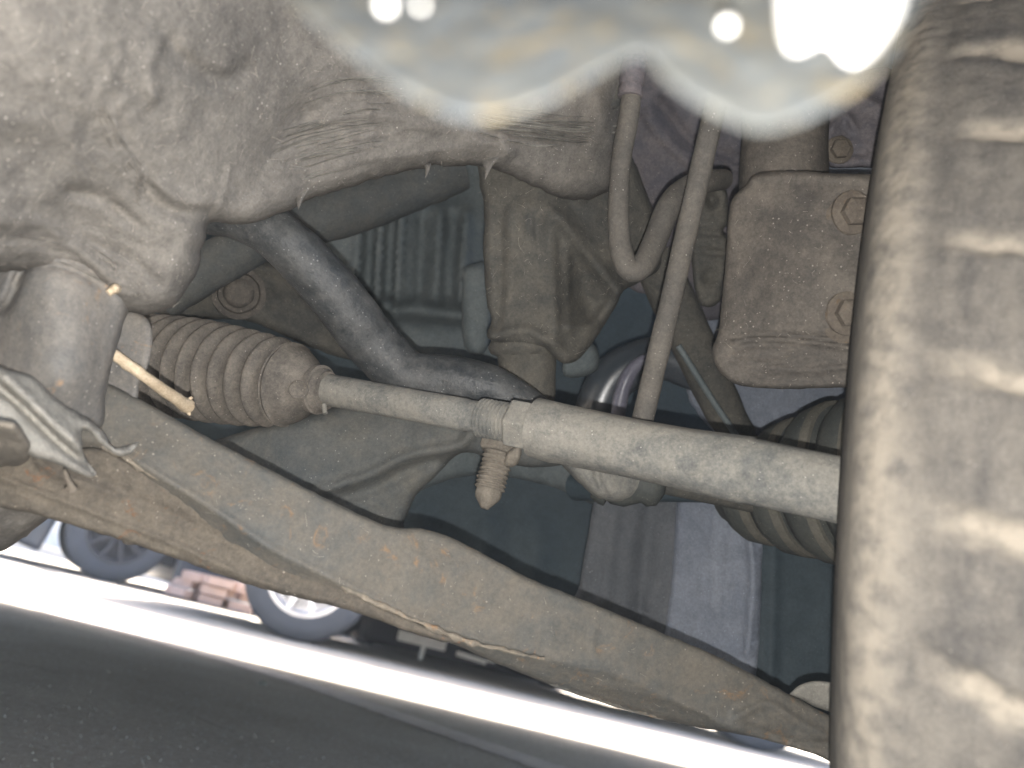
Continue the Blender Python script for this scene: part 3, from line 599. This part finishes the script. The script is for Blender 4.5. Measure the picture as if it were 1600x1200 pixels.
kn = relief('knuckle_arm', [(1290, 130), (1400, 110), (1400, 262), (1350, 262), (1290, 255)], [(1290, 140, .47), (1400, 140, .46), (1350, 250, .46)], M['inner'], car, step=6, thick=.02, edge=14, roll=.006, amp=.0012, feats=[('r', [(1295, 205), (1320, 180), (1335, 200)], 6, .004), ('r', [(1340, 150), (1380, 170)], 8, .004), ('r', [(1290, 240), (1350, 238)], 6, -.004)])
part(kn, 'grey metal knuckle arm half hidden behind the tyre')
hexbolt(kn, P(1310, 235, .455), -CF, .0058, .006, M['rustbolt'], 1.4)
relief('knuckle_block', [(1288, 262), (1400, 262), (1400, 290), (1288, 290)], [(1288, 262, .44), (1400, 262, .44), (1340, 290, .44)], M['bluepanel'], kn, step=8, thick=.01, edge=5, roll=.002, amp=0, sm=1)

# ---- CV boot at right
cva = P(1158, 770, .505); cvb = P(1420, 745, .425); Lc = (cvb - cva).length
pr = [(-.01, .018), (0, .024)]; crest = []
for k in range(5):
    x0_, x1_ = Lc * k * .235, Lc * (k + 1) * .235; rr_ = [.034, .042, .048, .051, .052][k]
    pr += [(x0_ + .001, rr_ - .007), (x0_ + (x1_ - x0_) * .3, rr_ - .002), (x0_ + (x1_ - x0_) * .65, rr_), (x1_ - .002, rr_ - .0005), (x1_ - .0008, rr_ - .003), (x1_, rr_ - .0075)]; crest.append((x0_, x1_, rr_))
cv = lathe('drive_shaft_boot', cva, cvb, pr, M['olive'], car, 96, .0003, 150)
part(cv, 'dark olive ribbed rubber drive shaft boot tucked behind the tyre')
axc = (cvb - cva).normalized()
for x0_, x1_, rr_ in crest:
    lathe('boot_rib', cva + axc * (x1_ - .0075), cvb, [(0, rr_ - .003), (.0006, rr_ + .0004), (.0035, rr_ + .0009), (.0058, rr_ + .0004), (.0064, rr_ - .003)], M['olivedust'], cv, 96, .0003, 150)
tube('drive_shaft', [(900, 760, .62, 22), (1150, 760, .50, 26)], M['deep'], car, 24, 1)

# ---- deeper parts
th_ = relief('gearbox_casting', [(500, 260), (800, 250), (800, 590), (700, 600), (560, 560), (500, 480)], [(500, 300, .66), (780, 300, .68), (650, 560, .66), (780, 560, .68)], M['darkcast'], car, step=8, thick=.05, edge=20, roll=.01, amp=.002, nscale=30,
    feats=[('r', [(x, 330), (x - 8, 470 + (x % 7) * 2)], 6, .014) for x in (562, 596, 628, 688, 730)] + [('r', [(x, 340), (x - 6, 470)], 9, -.012) for x in (580, 612, 660, 708)] + [('b', 700, 300, 50, 30, -.03), ('r', [(560, 480), (700, 490), (760, 500)], 16, -.03), ('b', 720, 430, 30, 50, .02)])
part(th_, 'ribbed dark gearbox casting deep behind the stabiliser bar')
relief('casting_rib', [(722, 420), (740, 412), (765, 420), (765, 540), (725, 540)], [(722, 420, .60), (765, 420, .60), (740, 540, .60)], M['darkcast'], th_, step=8, thick=.03, edge=12, roll=.01, amp=.001)
ra = tube('rear_link', [(250, 470, .50, 34), (340, 410, .51, 36), (430, 365, .53, 34), (520, 335, .55, 40), (620, 300, .57, 40), (720, 262, .58, 34)], M['bracket'], car, 32, 8, .001, 60)
part(ra, 'out of reach pale dusty link sloping up behind the stabiliser bar')
rb = relief('bushing_carrier', [(250, 460), (300, 425), (360, 400), (440, 405), (520, 440), (560, 480), (560, 560), (480, 540), (380, 500), (260, 500)], [(250, 470, .53), (400, 410, .54), (540, 500, .58), (380, 490, .53)], M['column'], car, step=7, thick=.02, edge=20, roll=.01, amp=.0015,
    feats=[('r', [(380, 415), (440, 425), (500, 460)], 7, .006), ('r', [(420, 470), (470, 475), (520, 520)], 12, .004)])
part(rb, 'dusty bushing carrier behind the ribbed boot')
lathe('bushing', P(372, 458, .53), P(376, 458, .50), [(0, .018), (.012, .0175), (.013, .014), (.010, .013), (.010, .010), (.016, .0095), (.018, .006)], M['strut'], rb, 36, .0006, 120)
ip = relief('inner_panel', [(930, -40), (1180, -40), (1200, 200), (1170, 420), (1120, 500), (1040, 470), (960, 420), (940, 200)], [(950, 0, .56), (1180, 0, .57), (1000, 430, .56), (1150, 430, .58)], M['inner'], car, step=8, thick=.01, edge=14, roll=.004, amp=.002, nscale=30,
    feats=[('r', [(1010, 180), (1050, 230), (1110, 280)], 10, .008), ('r', [(1030, 160), (1080, 220), (1150, 250)], 9, -.008), ('r', [(1080, 320), (1110, 400)], 10, .006), ('r', [(1100, 240), (1150, 260), (1180, 262)], 8, .006)])
part(ip, 'mauve grey inner panel behind the hoses')
lk = relief('caliper_bracket', [(1085, 300), (1110, 282), (1135, 300), (1138, 345), (1130, 360), (1140, 380), (1138, 400), (1125, 470), (1090, 470), (1080, 380)], [(1085, 300, .48), (1138, 300, .48), (1110, 460, .49)], M['column'], car, step=5, thick=.02, edge=10, roll=.006, amp=.0012, nscale=90,
    feats=[('b', 1112, 312, 9, 11, -.010), ('r', [(1085, 362), (1138, 366)], 5, -.004), ('r', [(1085, 392), (1138, 396)], 5, .004), ('b', 1110, 430, 12, 12, -.006)])
part(lk, 'small shadowed bracket between the rod and the strut')
ds = tube('brace_bar', [(1020, 400, .54, 34), (1075, 520, .54, 34), (1130, 640, .55, 30), (1180, 720, .56, 20)], M['column'], car, 24, 6, .0008, 60)
part(ds, 'dark diagonal brace bar behind the straight rod')
tube('pipe', [(1060, 540, .52, 5), (1110, 620, .52, 5), (1150, 680, .52, 5)], M['darkcast'], ds, 12, 5)
gp = tube('dark_pipe', [(925, 720, .60, 34), (935, 640, .60, 36), (965, 585, .60, 36), (1030, 560, .60, 34), (1090, 580, .60, 32)], M['gloss'], car, 40, 10)
part(gp, 'curved glossy dark pipe behind the rod')
pr_ = tube('pipe_collar', [(968, 700, .565, 9), (966, 650, .565, 11), (976, 600, .565, 12), (1000, 566, .565, 10), (1040, 556, .565, 8)], M['mauvepanel0'], gp, 24, 8, .0006, 60)
bp_ = relief('inner_fender', [(1090, 440), (1150, 420), (1400, 430), (1400, 640), (1330, 650), (1260, 660), (1210, 680), (1180, 720), (1120, 680), (1070, 600)], [(1100, 460, .60), (1390, 450, .60), (1180, 700, .60), (1350, 640, .60)], M['bluepanel'], car, step=8, thick=.006, edge=14, roll=.006, amp=.0015, nscale=30, feats=[('r', [(1115, 640), (1150, 680), (1190, 700)], 10, .008)])
part(bp_, 'blue grey inner fender panel glimpsed under the strut bracket')
M['mauvepanel'] = dusty('mauve_grey_panel', (.075, .082, .093), (.105, .11, .12), .45, rough=.7, bump=.3, speck=.2)
vl = relief('crossmember_panel', [(935, 740), (1100, 730), (1100, 1100), (1000, 1060), (900, 960), (905, 915), (920, 830)], [(940, 760, .565), (1090, 760, .56), (920, 920, .565), (1090, 1050, .55)], M['mauvepanel'], car, step=7, thick=.008, edge=7, roll=.003, amp=.0010, nscale=40, wob=1,
    feats=[('r', [(1020, 770), (1005, 900), (990, 1010)], 16, -.006), ('r', [(960, 800), (945, 940)], 10, .003), ('r', [(1000, 930), (1003, 970)], 4, -.003)])
part(vl, 'mauve grey sheet metal panel standing behind the lower arm')
vp = relief('bright_panel', [(1060, 735), (1180, 760), (1190, 900), (1180, 1065), (1150, 1120), (1040, 1080), (1050, 900)], [(1075, 770, .55), (1170, 760, .53), (1060, 920, .55), (1160, 1050, .52)], M['bluepanel'], car, step=6, thick=.008, edge=8, roll=.003, amp=.0010, nscale=40, wob=1,
    feats=[('r', [(1117, 785), (1112, 860), (1116, 960)], 3, .0015), ('r', [(1160, 785), (1142, 830), (1134, 960)], 3, .0015), ('r', [(1145, 900), (1140, 975)], 3, -.0015), ('r', [(1165, 780), (1176, 900), (1168, 1020)], 6, .005)])
part(vp, 'pale bluish sheet metal strip with drip marks beside the dark side panel')
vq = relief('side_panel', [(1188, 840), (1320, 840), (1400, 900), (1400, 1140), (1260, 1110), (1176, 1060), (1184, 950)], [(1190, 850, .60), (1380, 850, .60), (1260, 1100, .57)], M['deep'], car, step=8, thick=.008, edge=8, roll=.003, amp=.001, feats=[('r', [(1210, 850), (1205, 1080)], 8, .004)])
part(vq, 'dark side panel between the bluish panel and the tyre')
cr_ = relief('crossmember', [(560, 690), (760, 690), (960, 700), (1000, 760), (940, 790), (860, 760), (780, 745), (700, 750), (560, 800)], [(560, 700, .62), (960, 700, .62), (700, 760, .62), (980, 780, .62)], M['darkcast'], car, step=8, thick=.02, edge=16, roll=.008, amp=.001,
    feats=[('b', 745, 715, 8, 8, .006), ('b', 838, 728, 9, 9, .006), ('b', 826, 748, 7, 8, .006), ('b', 862, 755, 8, 12, .006)])
part(cr_, 'dark crossmember with small rivets in the shadow behind the stud')
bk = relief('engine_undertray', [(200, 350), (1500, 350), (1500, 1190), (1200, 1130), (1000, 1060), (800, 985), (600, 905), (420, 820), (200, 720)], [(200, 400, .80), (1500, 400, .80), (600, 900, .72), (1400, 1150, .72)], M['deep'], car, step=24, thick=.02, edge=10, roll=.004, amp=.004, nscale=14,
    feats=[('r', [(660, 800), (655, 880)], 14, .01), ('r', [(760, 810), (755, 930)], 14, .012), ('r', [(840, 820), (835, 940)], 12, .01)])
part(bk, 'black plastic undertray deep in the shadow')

# ---- body shell round it all (shades the ground; seen only from other positions)
CL = Vector((math.sin(0), math.cos(0), 0)); CA = Vector((CL.y, -CL.x, 0)); CR = Matrix((CA, CL, Vector((0, 0, 1)))).transposed()
M['paint'] = plain('silver_car_paint', (.42, .43, .45), .3, .5)
def shell(name, boxes, mat):
    bm = bmesh.new()
    for a0, a1, l0, l1, z0, z1 in boxes:
        c = CA * ((a0 + a1) / 2) + CL * ((l0 + l1) / 2); c.z = (z0 + z1) / 2; box(bm, c, a1 - a0, l1 - l0, z1 - z0, CR)
    o = bmobj(name, bm, mat, car, False); bv = o.modifiers.new('b', 'BEVEL'); bv.width = .012; bv.segments = 2; return o
shell('hood', [(-1.65, .36, -.42, .98, .86, .90)], M['paint'])
shell('bumper', [(-1.6, .32, -.46, -.36, .34, .859)], M['paint'])
shell('fender', [(.33, .36, -.35, .98, .70, .859)], M['paint']); shell('fender', [(-1.66, -1.63, -.35, .98, .32, .859)], M['paint'])
shell('rear_sill', [(-2.0, 1.2, 2.66, 2.70, .30, .501)], M['paint'])
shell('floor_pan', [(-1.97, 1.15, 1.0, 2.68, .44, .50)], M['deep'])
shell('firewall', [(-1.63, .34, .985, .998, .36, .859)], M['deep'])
shell('cabin', [(-2.0, 1.2, 1.002, 2.70, .502, 1.42)], M['paint'])

M['lint'] = plain('pale_fibres', (.30, .27, .23), .95)
def lint(host, n, ln, rad, box_=None):
    me = host.data; nv = len(me.vertices) // 2; co = np.empty(len(me.vertices) * 3); me.vertices.foreach_get('co', co); co = co.reshape(-1, 3)[:nv]
    V = []; F_ = []
    for i in RNG.choice(nv, min(n, nv), replace=False):
        c = Vector(co[i].tolist()); q = c - CAM; t = CX * random.uniform(-1, 1) + CY * random.uniform(-1, 1) + CF * random.uniform(-.4, .1); t.normalize()
        c = c - q.normalized() * .0006; cur = CX * random.uniform(-1, 1) + CY * random.uniform(-1, 1); L_ = ln * random.uniform(.3, 1.6) ** 2; r = rad * random.uniform(.5, 1.2); b0 = len(V); K = 4
        sd_ = t.cross(q).normalized(); up_ = -q.normalized()
        for k in range(K + 1):
            u = k / K; p = c + t * L_ * u + cur * L_ * .6 * u * u; rr = r * (1 - .7 * u)
            V += [p + sd_ * rr, p - sd_ * rr, p + up_ * rr]
        for k in range(K):
            for j in range(3): F_.append((b0 + 3 * k + j, b0 + 3 * k + (j + 1) % 3, b0 + 3 * k + 3 + (j + 1) % 3, b0 + 3 * k + 3 + j))
    o_ = mesh('lint', V, F_, M['lint'], host, False); o_['kind'] = 'stuff'; return o_
def scuffs(n):
    V = []; F_ = []; df = DEPTH[0]
    flows = [[(430, 250), (520, 225), (640, 212), (780, 225), (900, 235), (985, 235)], [(470, 190), (560, 165), (680, 175), (800, 200), (920, 215)], [(340, 335), (430, 310), (520, 285), (640, 255), (740, 250)], [(120, 60), (150, 160), (200, 260), (230, 300)], [(20, 395), (90, 405), (150, 430), (190, 460)]]
    for i in range(n):
        fl_ = flows[random.choice((0, 0, 0, 1, 1, 2, 3, 4))]; S = np.array(spline(fl_, 10)); L_ = len(S); a = random.randint(0, L_ - 8); b = min(L_, a + random.randint(5, 26))
        off = random.uniform(-46, 46); ln = S[a:b] + np.array([off * .15, off]) + np.array([[0, 5 * noise.noise((x * .02, i * 3.3, 0))] for x, y in S[a:b]])
        if (ln[:, 1] > np.interp(ln[:, 0], [0, 180, 200, 300, 330, 400, 455, 500, 560, 630, 760, 960, 1000], [425, 465, 465, 400, 335, 335, 312, 292, 274, 252, 246, 225, 200]) - 6).any(): continue
        dd_ = df(ln); r0_ = random.uniform(.5, 1.3); m0 = len(V); k_ = len(ln)
        for j, (x, y) in enumerate(ln):
            d_ = dd_[j] - .0001 - .0007 * noise.noise((x * .05, i, 0)); rr = (r0_ * (.4 + math.sin(math.pi * j / (k_ - 1)))) 
            V += [P(x, y - rr, d_ + .0006), P(x, y, d_ - .0002), P(x, y + rr, d_ + .0006)]
            if j: F_ += [(m0 + 3 * j - 3, m0 + 3 * j - 2, m0 + 3 * j + 1, m0 + 3 * j), (m0 + 3 * j - 2, m0 + 3 * j - 1, m0 + 3 * j + 2, m0 + 3 * j + 1), (m0 + 3 * j - 1, m0 + 3 * j - 3, m0 + 3 * j, m0 + 3 * j + 2)]
    o_ = mesh('scuffs', V, F_, M['cover_pale'], cov, False); o_['kind'] = 'stuff'
scuffs(190)
lint(cov, 1300, .0020, .00008); lint(cc, 260, .002, .00008); lint(st, 180, .0014, .00008); lint(arm, 150, .0016, .00007); lint(ip, 80, .003, .0001)

# ============================================================ LOOSE THINGS
stk = tube('wooden_stick', [(150, 534, .298, 8), (180, 556, .300, 9), (215, 580, .303, 9), (250, 606, .315, 9), (280, 626, .329, 10), (292, 634, .336, 12), (298, 638, .338, 8)], M['stick'], None, 14, 6, .00035, 250)
tag(stk, 'short broken pale wooden stick wedged between the steel tab and the ribbed boot', 'stick')
tube('splinter', [(288, 630, .335, 5), (296, 624, .335, 3), (300, 620, .335, 1.5)], M['stick'], stk, 8, 3, .0004, 400)
tube('splinter', [(290, 634, .336, 5), (294, 644, .336, 4), (297, 649, .336, 1.5)], M['stick'], stk, 8, 3, .0004, 400)
tw = tube('dry_twig', [(101, 733, .262, 3), (104, 745, .263, 4), (110, 757, .264, 4), (114, 766, .265, 6)], M['rustbolt'], None, 10, 5, .0006, 300)
tag(tw, 'tiny reddish twig hanging below the folded liner', 'twig')
tube('side_shoot', [(108, 760, .264, 3), (101, 766, .264, 2)], M['rustbolt'], tw, 8, 2)
cl = relief('mud_clod', [(164, 455), (172, 448), (180, 442), (190, 450), (187, 458), (178, 460), (172, 464)], [(170, 455, .268), (188, 450, .27), (178, 462, .27)], M['stick'], None, step=3, thick=.003, edge=7, roll=.004, amp=.002, nscale=300, sm=2)
tag(cl, 'little yellow clod of dry mud stuck on top of the grey bushing housing', 'mud clod')

def stone(name, c, r, mat, seed):
    bm = bmesh.new(); bmesh.ops.create_icosphere(bm, subdivisions=2, radius=1)
    for v in bm.verts:
        k = 1 + .35 * noise.noise(v.co * 1.3 + Vector((seed, 0, 0))); v.co = Vector((v.co.x * r * k, v.co.y * r * k, v.co.z * r * .6 * k)) + c
    return bmobj(name, bm, mat, None, True)
M['stone'] = dusty('pale_stone', (.16, .16, .14), (.30, .29, .26), .5, rough=.9, s=.5, speck=0)
g = G(409, 1071); tag(stone('pebble', g + Vector((0, 0, .004)), .012, M['stone'], 1), 'pale rounded pebble lying on the shaded asphalt', 'pebble')
g = G(350, 1022); tag(stone('pebble', g + Vector((0, 0, .003)), .007, M['stone'], 5), 'smaller pebble lying beyond the pale one, near the light stripe', 'pebble')
# loose grit on the road: nobody could count it
V = []; F_ = []
for i in range(3000):
    x, y = (random.uniform(-40, 1300), random.uniform(935, 1215))
    r_ = CF + CX * ((x - 800) / FPX) + CY * ((600 - y) / FPX)
    if r_.z > -.035: continue
    c = G(x, y); dd = (c - CAM).length
    if dd > 4.5: continue
    s = random.choice([.0006, .0008, .001, .0018]) * random.uniform(.6, 1.4); b0 = len(V)
    for ax in ((1, 0, 0), (-.6, .8, 0), (-.5, -.9, 0), (0, 0, 1.1)):
        V.append(c + Vector(ax) * s * random.uniform(.7, 1.3) + Vector((0, 0, .0003)))
    F_ += [(b0, b0 + 1, b0 + 3), (b0 + 1, b0 + 2, b0 + 3), (b0 + 2, b0, b0 + 3)]
gr_ = mesh('gravel', V, F_, M['stone'], None, False); tag(gr_, kind='stuff')

# ============================================================ FAR SIDE OF THE STREET
M['tyre_far'] = plain('far_tyre_rubber', (.05, .055, .065), .8)
M['paintdark'] = plain('dark_blue_paint', (.03, .035, .05), .3)
M['paintgrey'] = plain('grey_blue_paint', (.03, .036, .048), .35)
M['paintred'] = plain('dark_red_paint', (.12, .02, .02), .3)
M['trim'] = plain('black_trim', (.02, .02, .025), .6)
M['glass'] = plain('dark_car_glass', (.02, .025, .03), .05, spec=1.)
M['platew'] = plain('white_number_plate', (.75, .75, .72), .5)
M['lamp'] = plain('clear_lamp_lens', (.75, .75, .78), .1, spec=1.)
def Rz(a): return Matrix.Rotation(a, 3, 'Z')
def far_wheel(parent, c, axis, r, wdt, spokes=10, rm='chrome'):
    c = Vector(c); axis = axis.normalized(); w_ = bpy.data.objects.new('wheel', None); COL.objects.link(w_); w_.parent = parent; w_.location = c - parent.location
    a = c - axis * wdt / 2
    lathe('tyre', a, c, [(0, r * .66), (.004, r * .8), (wdt * .08, r * .95), (wdt * .2, r), (wdt * .38, r), (wdt * .40, r * .975), (wdt * .44, r * .975), (wdt * .46, r), (wdt * .8, r), (wdt * .92, r * .95), (wdt - .004, r * .8), (wdt, r * .66), (wdt * .7, r * .64)], M['tyre_far'], w_, 48)
    u, v = frame(axis); bm = bmesh.new()
    for k in range(spokes):
        q = 2 * math.pi * k / spokes; rd = u * math.cos(q) + v * math.sin(q); tg = axis.cross(rd)
        rot = Matrix((rd, tg, axis)).transposed(); box(bm, c + axis * (wdt * .42) + rd * r * .36, r * .52, r * .075, .02, rot)
    bmobj('spoke', bm, M[rm], w_) if False else None
    bm.free()
    for k in range(spokes):
        bm = bmesh.new(); q = 2 * math.pi * k / spokes; rd = u * math.cos(q) + v * math.sin(q); tg = axis.cross(rd)
        box(bm, c + axis * (wdt * .42) + rd * r * .36, r * .50, r * .085, .02, Matrix((rd, tg, axis)).transposed()); bmobj('spoke', bm, M[rm], w_)
    lathe('rim', c + axis * wdt * .30, c + axis, [(0, r * .60), (wdt * .15, r * .64), (wdt * .2, r * .66), (wdt * .21, r * .60), (wdt * .1, r * .57), (0, r * .56)], M[rm], w_, 40)
    lathe('hub', c + axis * wdt * .30, c + axis, [(0, r * .14), (wdt * .2, r * .13), (wdt * .22, r * .08)], M[rm], w_, 20)
    lathe('brake_drum', c - axis * wdt * .2, c + axis, [(0, r * .5), (wdt * .3, r * .5), (wdt * .32, r * .3)], M['trim'], w_, 24)
def far_car(name, origin, ang, paint, label, Ln=4.3, Wd=1.75, group='vehicles parked across the street', plate=True, wr=.32, clr=.26, rm='chrome'):
    """origin: ground point under the centre; local x is forward"""
    o_ = Vector(origin); root = empty(name, o_); tag(root, label, 'car', group); Rm = Rz(ang)
    fw = Rm @ Vector((1, 0, 0)); sd_ = Rm @ Vector((0, 1, 0))
    def prism(nm, prof, half, mat, taper=1., par=root):
        V = []; n = len(prof)
        for s in (-1, 1):
            for (x, z, k) in prof: V.append(o_ + Rm @ Vector((x, s * half * k, z)))
        F_ = [tuple(range(n)), tuple(range(n, 2 * n))[::-1]] + [(i, n + i, n + (i + 1) % n, (i + 1) % n) for i in range(n)]
        ob = mesh(nm, V, F_, mat, par, False); bv = ob.modifiers.new('b', 'BEVEL'); bv.width = .04; bv.segments = 3; return ob
    h = Ln / 2; wb = Ln * .30
    lower = [(-h, .45, .9), (-h, clr + .06, .9)]
    def arch(cx): return [(cx - .40 * wr / .32, clr - .02, 1)] + [(cx + wr * 1.2 * math.cos(q), .30 + wr * 1.2 * math.sin(q), 1) for q in np.linspace(math.pi, 0, 9)] + [(cx + .40 * wr / .32, clr - .02, 1)]
    lower += arch(-wb) + arch(wb) + [(h - .08, clr, .9), (h, clr + .16, .88), (h - .02, .70, .88), (h - .9, .92, .93), (-h + .5, .95, .95), (-h + .03, .85, .9)]
    prism('body', lower, Wd / 2, paint)
    prism('cabin', [(h - 1.25, .93, .9), (h - 1.9, 1.38, .72), (-h + 1.1, 1.42, .72), (-h + .35, .95, .88)], Wd / 2, M['glass'])
    prism('roof', [(h - 1.88, 1.385, .72), (-h + 1.12, 1.425, .72), (-h + 1.2, 1.46, .66), (h - 2.0, 1.43, .66)], Wd / 2, paint)
    for sx in (-1, 1):
        for sy in (-1, 1):
            far_wheel(root, o_ + Rm @ Vector((sx * wb, sy * (Wd / 2 - .12), wr)), sd_ * sy, wr, .2, rm=rm)
            bm = bmesh.new(); box(bm, o_ + Rm @ Vector((sx * (h - .03), sy * Wd * .33, .66)), .08, .34, .13, Rm); ob = bmobj('lamp', bm, M['lamp'], root); bv = ob.modifiers.new('b', 'BEVEL'); bv.width = .02
        bm = bmesh.new(); box(bm, o_ + Rm @ Vector((sx * (h + .006), 0, clr + .18)), .015, .5, .12, Rm); bmobj('number_plate', bm, M['platew'], root)
    bm = bmesh.new(); box(bm, o_ + Rm @ Vector((0, 0, .27)), Ln * .42, Wd * .8, .1, Rm); bmobj('floor_pan', bm, M['trim'], root)
    bm = bmesh.new(); box(bm, o_ + Rm @ Vector((-wb, 0, wr)), .08, Wd * .8, .08, Rm); bmobj('axle', bm, M['trim'], root)
    return root
# near alloy wheel seen side-on; the wheel sits 1.29 m behind that car's middle
wb = 4.3 * .30
g1 = G(458, 1000); a1 = math.radians(4)
far_car('hatchback_car', g1 + Rz(a1) @ Vector((wb, .76, 0)), a1, M['paintdark'], 'dark blue car across the street whose ten-spoke alloy wheel shows below the arm', wr=.35)
g2 = G(562, 1007) + Vector((.1, 1.2, 0)); a2 = math.radians(2)
far_car('small_car', g2 + Rz(a2) @ Vector((wb, .76, 0)), a2, M['paintred'], 'dark red car parked behind, only one bright wheel showing right of the ten-spoke wheel', wr=.29)
g3 = G(165, 908); a3 = math.radians(28)
far_car('utility_car', g3 + Rz(a3) @ Vector((wb, .78, 0)), a3, M['paintgrey'], 'grey blue vehicle across the street at the far left, its rear tyres and underside showing', 4.4, 1.8, wr=.40, rm='trim', clr=.12)
g4 = G(735, 1052); a4 = math.radians(-84)
far_car('saloon_car', g4 + Rz(a4) @ Vector((-2.2, 0, 0)), a4, M['trim'], 'low black car facing the camera across the street with a white number plate', 4.4, 1.75, clr=.05)
rt = COL.objects['saloon_car']; Rm = Rz(a4); o4 = Vector(rt.location)
for nm, yy, zz, wy, hz_ in (('highlight_spot', .22, .17, .10, .05), ('highlight_spot', .12, .115, .06, .035), ('highlight_bar', -.02, .10, .22, .035), ('highlight_bar', -.38, .135, .34, .07), ('highlight_bar', -.36, .055, .03, .09)):  # white blocks added as small bright highlights low on the bumper
    bm = bmesh.new(); box(bm, o4 + Rm @ Vector((2.215, yy, zz)), .03, wy, hz_, Rm @ Matrix.Rotation(random.uniform(-.06, .06), 3, 'X')); ob = bmobj(nm, bm, M['platew'], rt); bv = ob.modifiers.new('b', 'BEVEL'); bv.width = .008; bv.segments = 2
# broken bricks beside the alloy wheel
M['brick'] = plain('broken_brick', (.42, .30, .25), .95)
rub = empty('brick_pile', G(320, 945)); tag(rub, 'low pile of broken bricks between the far vehicles', 'brick pile')
for k in range(26):
    bm = bmesh.new(); c = G(320, 945) + Vector((random.uniform(-.33, .33), random.uniform(-.05, .25), 0)); c.z = .04 + .075 * (k % 3) + random.uniform(0, .01)
    box(bm, c, .19, .09, .065, Matrix.Rotation(random.uniform(-.5, .5), 3, 'Z') @ Matrix.Rotation(random.uniform(-.12, .12), 3, 'X')); bmobj('brick', bm, M['brick'], rub)
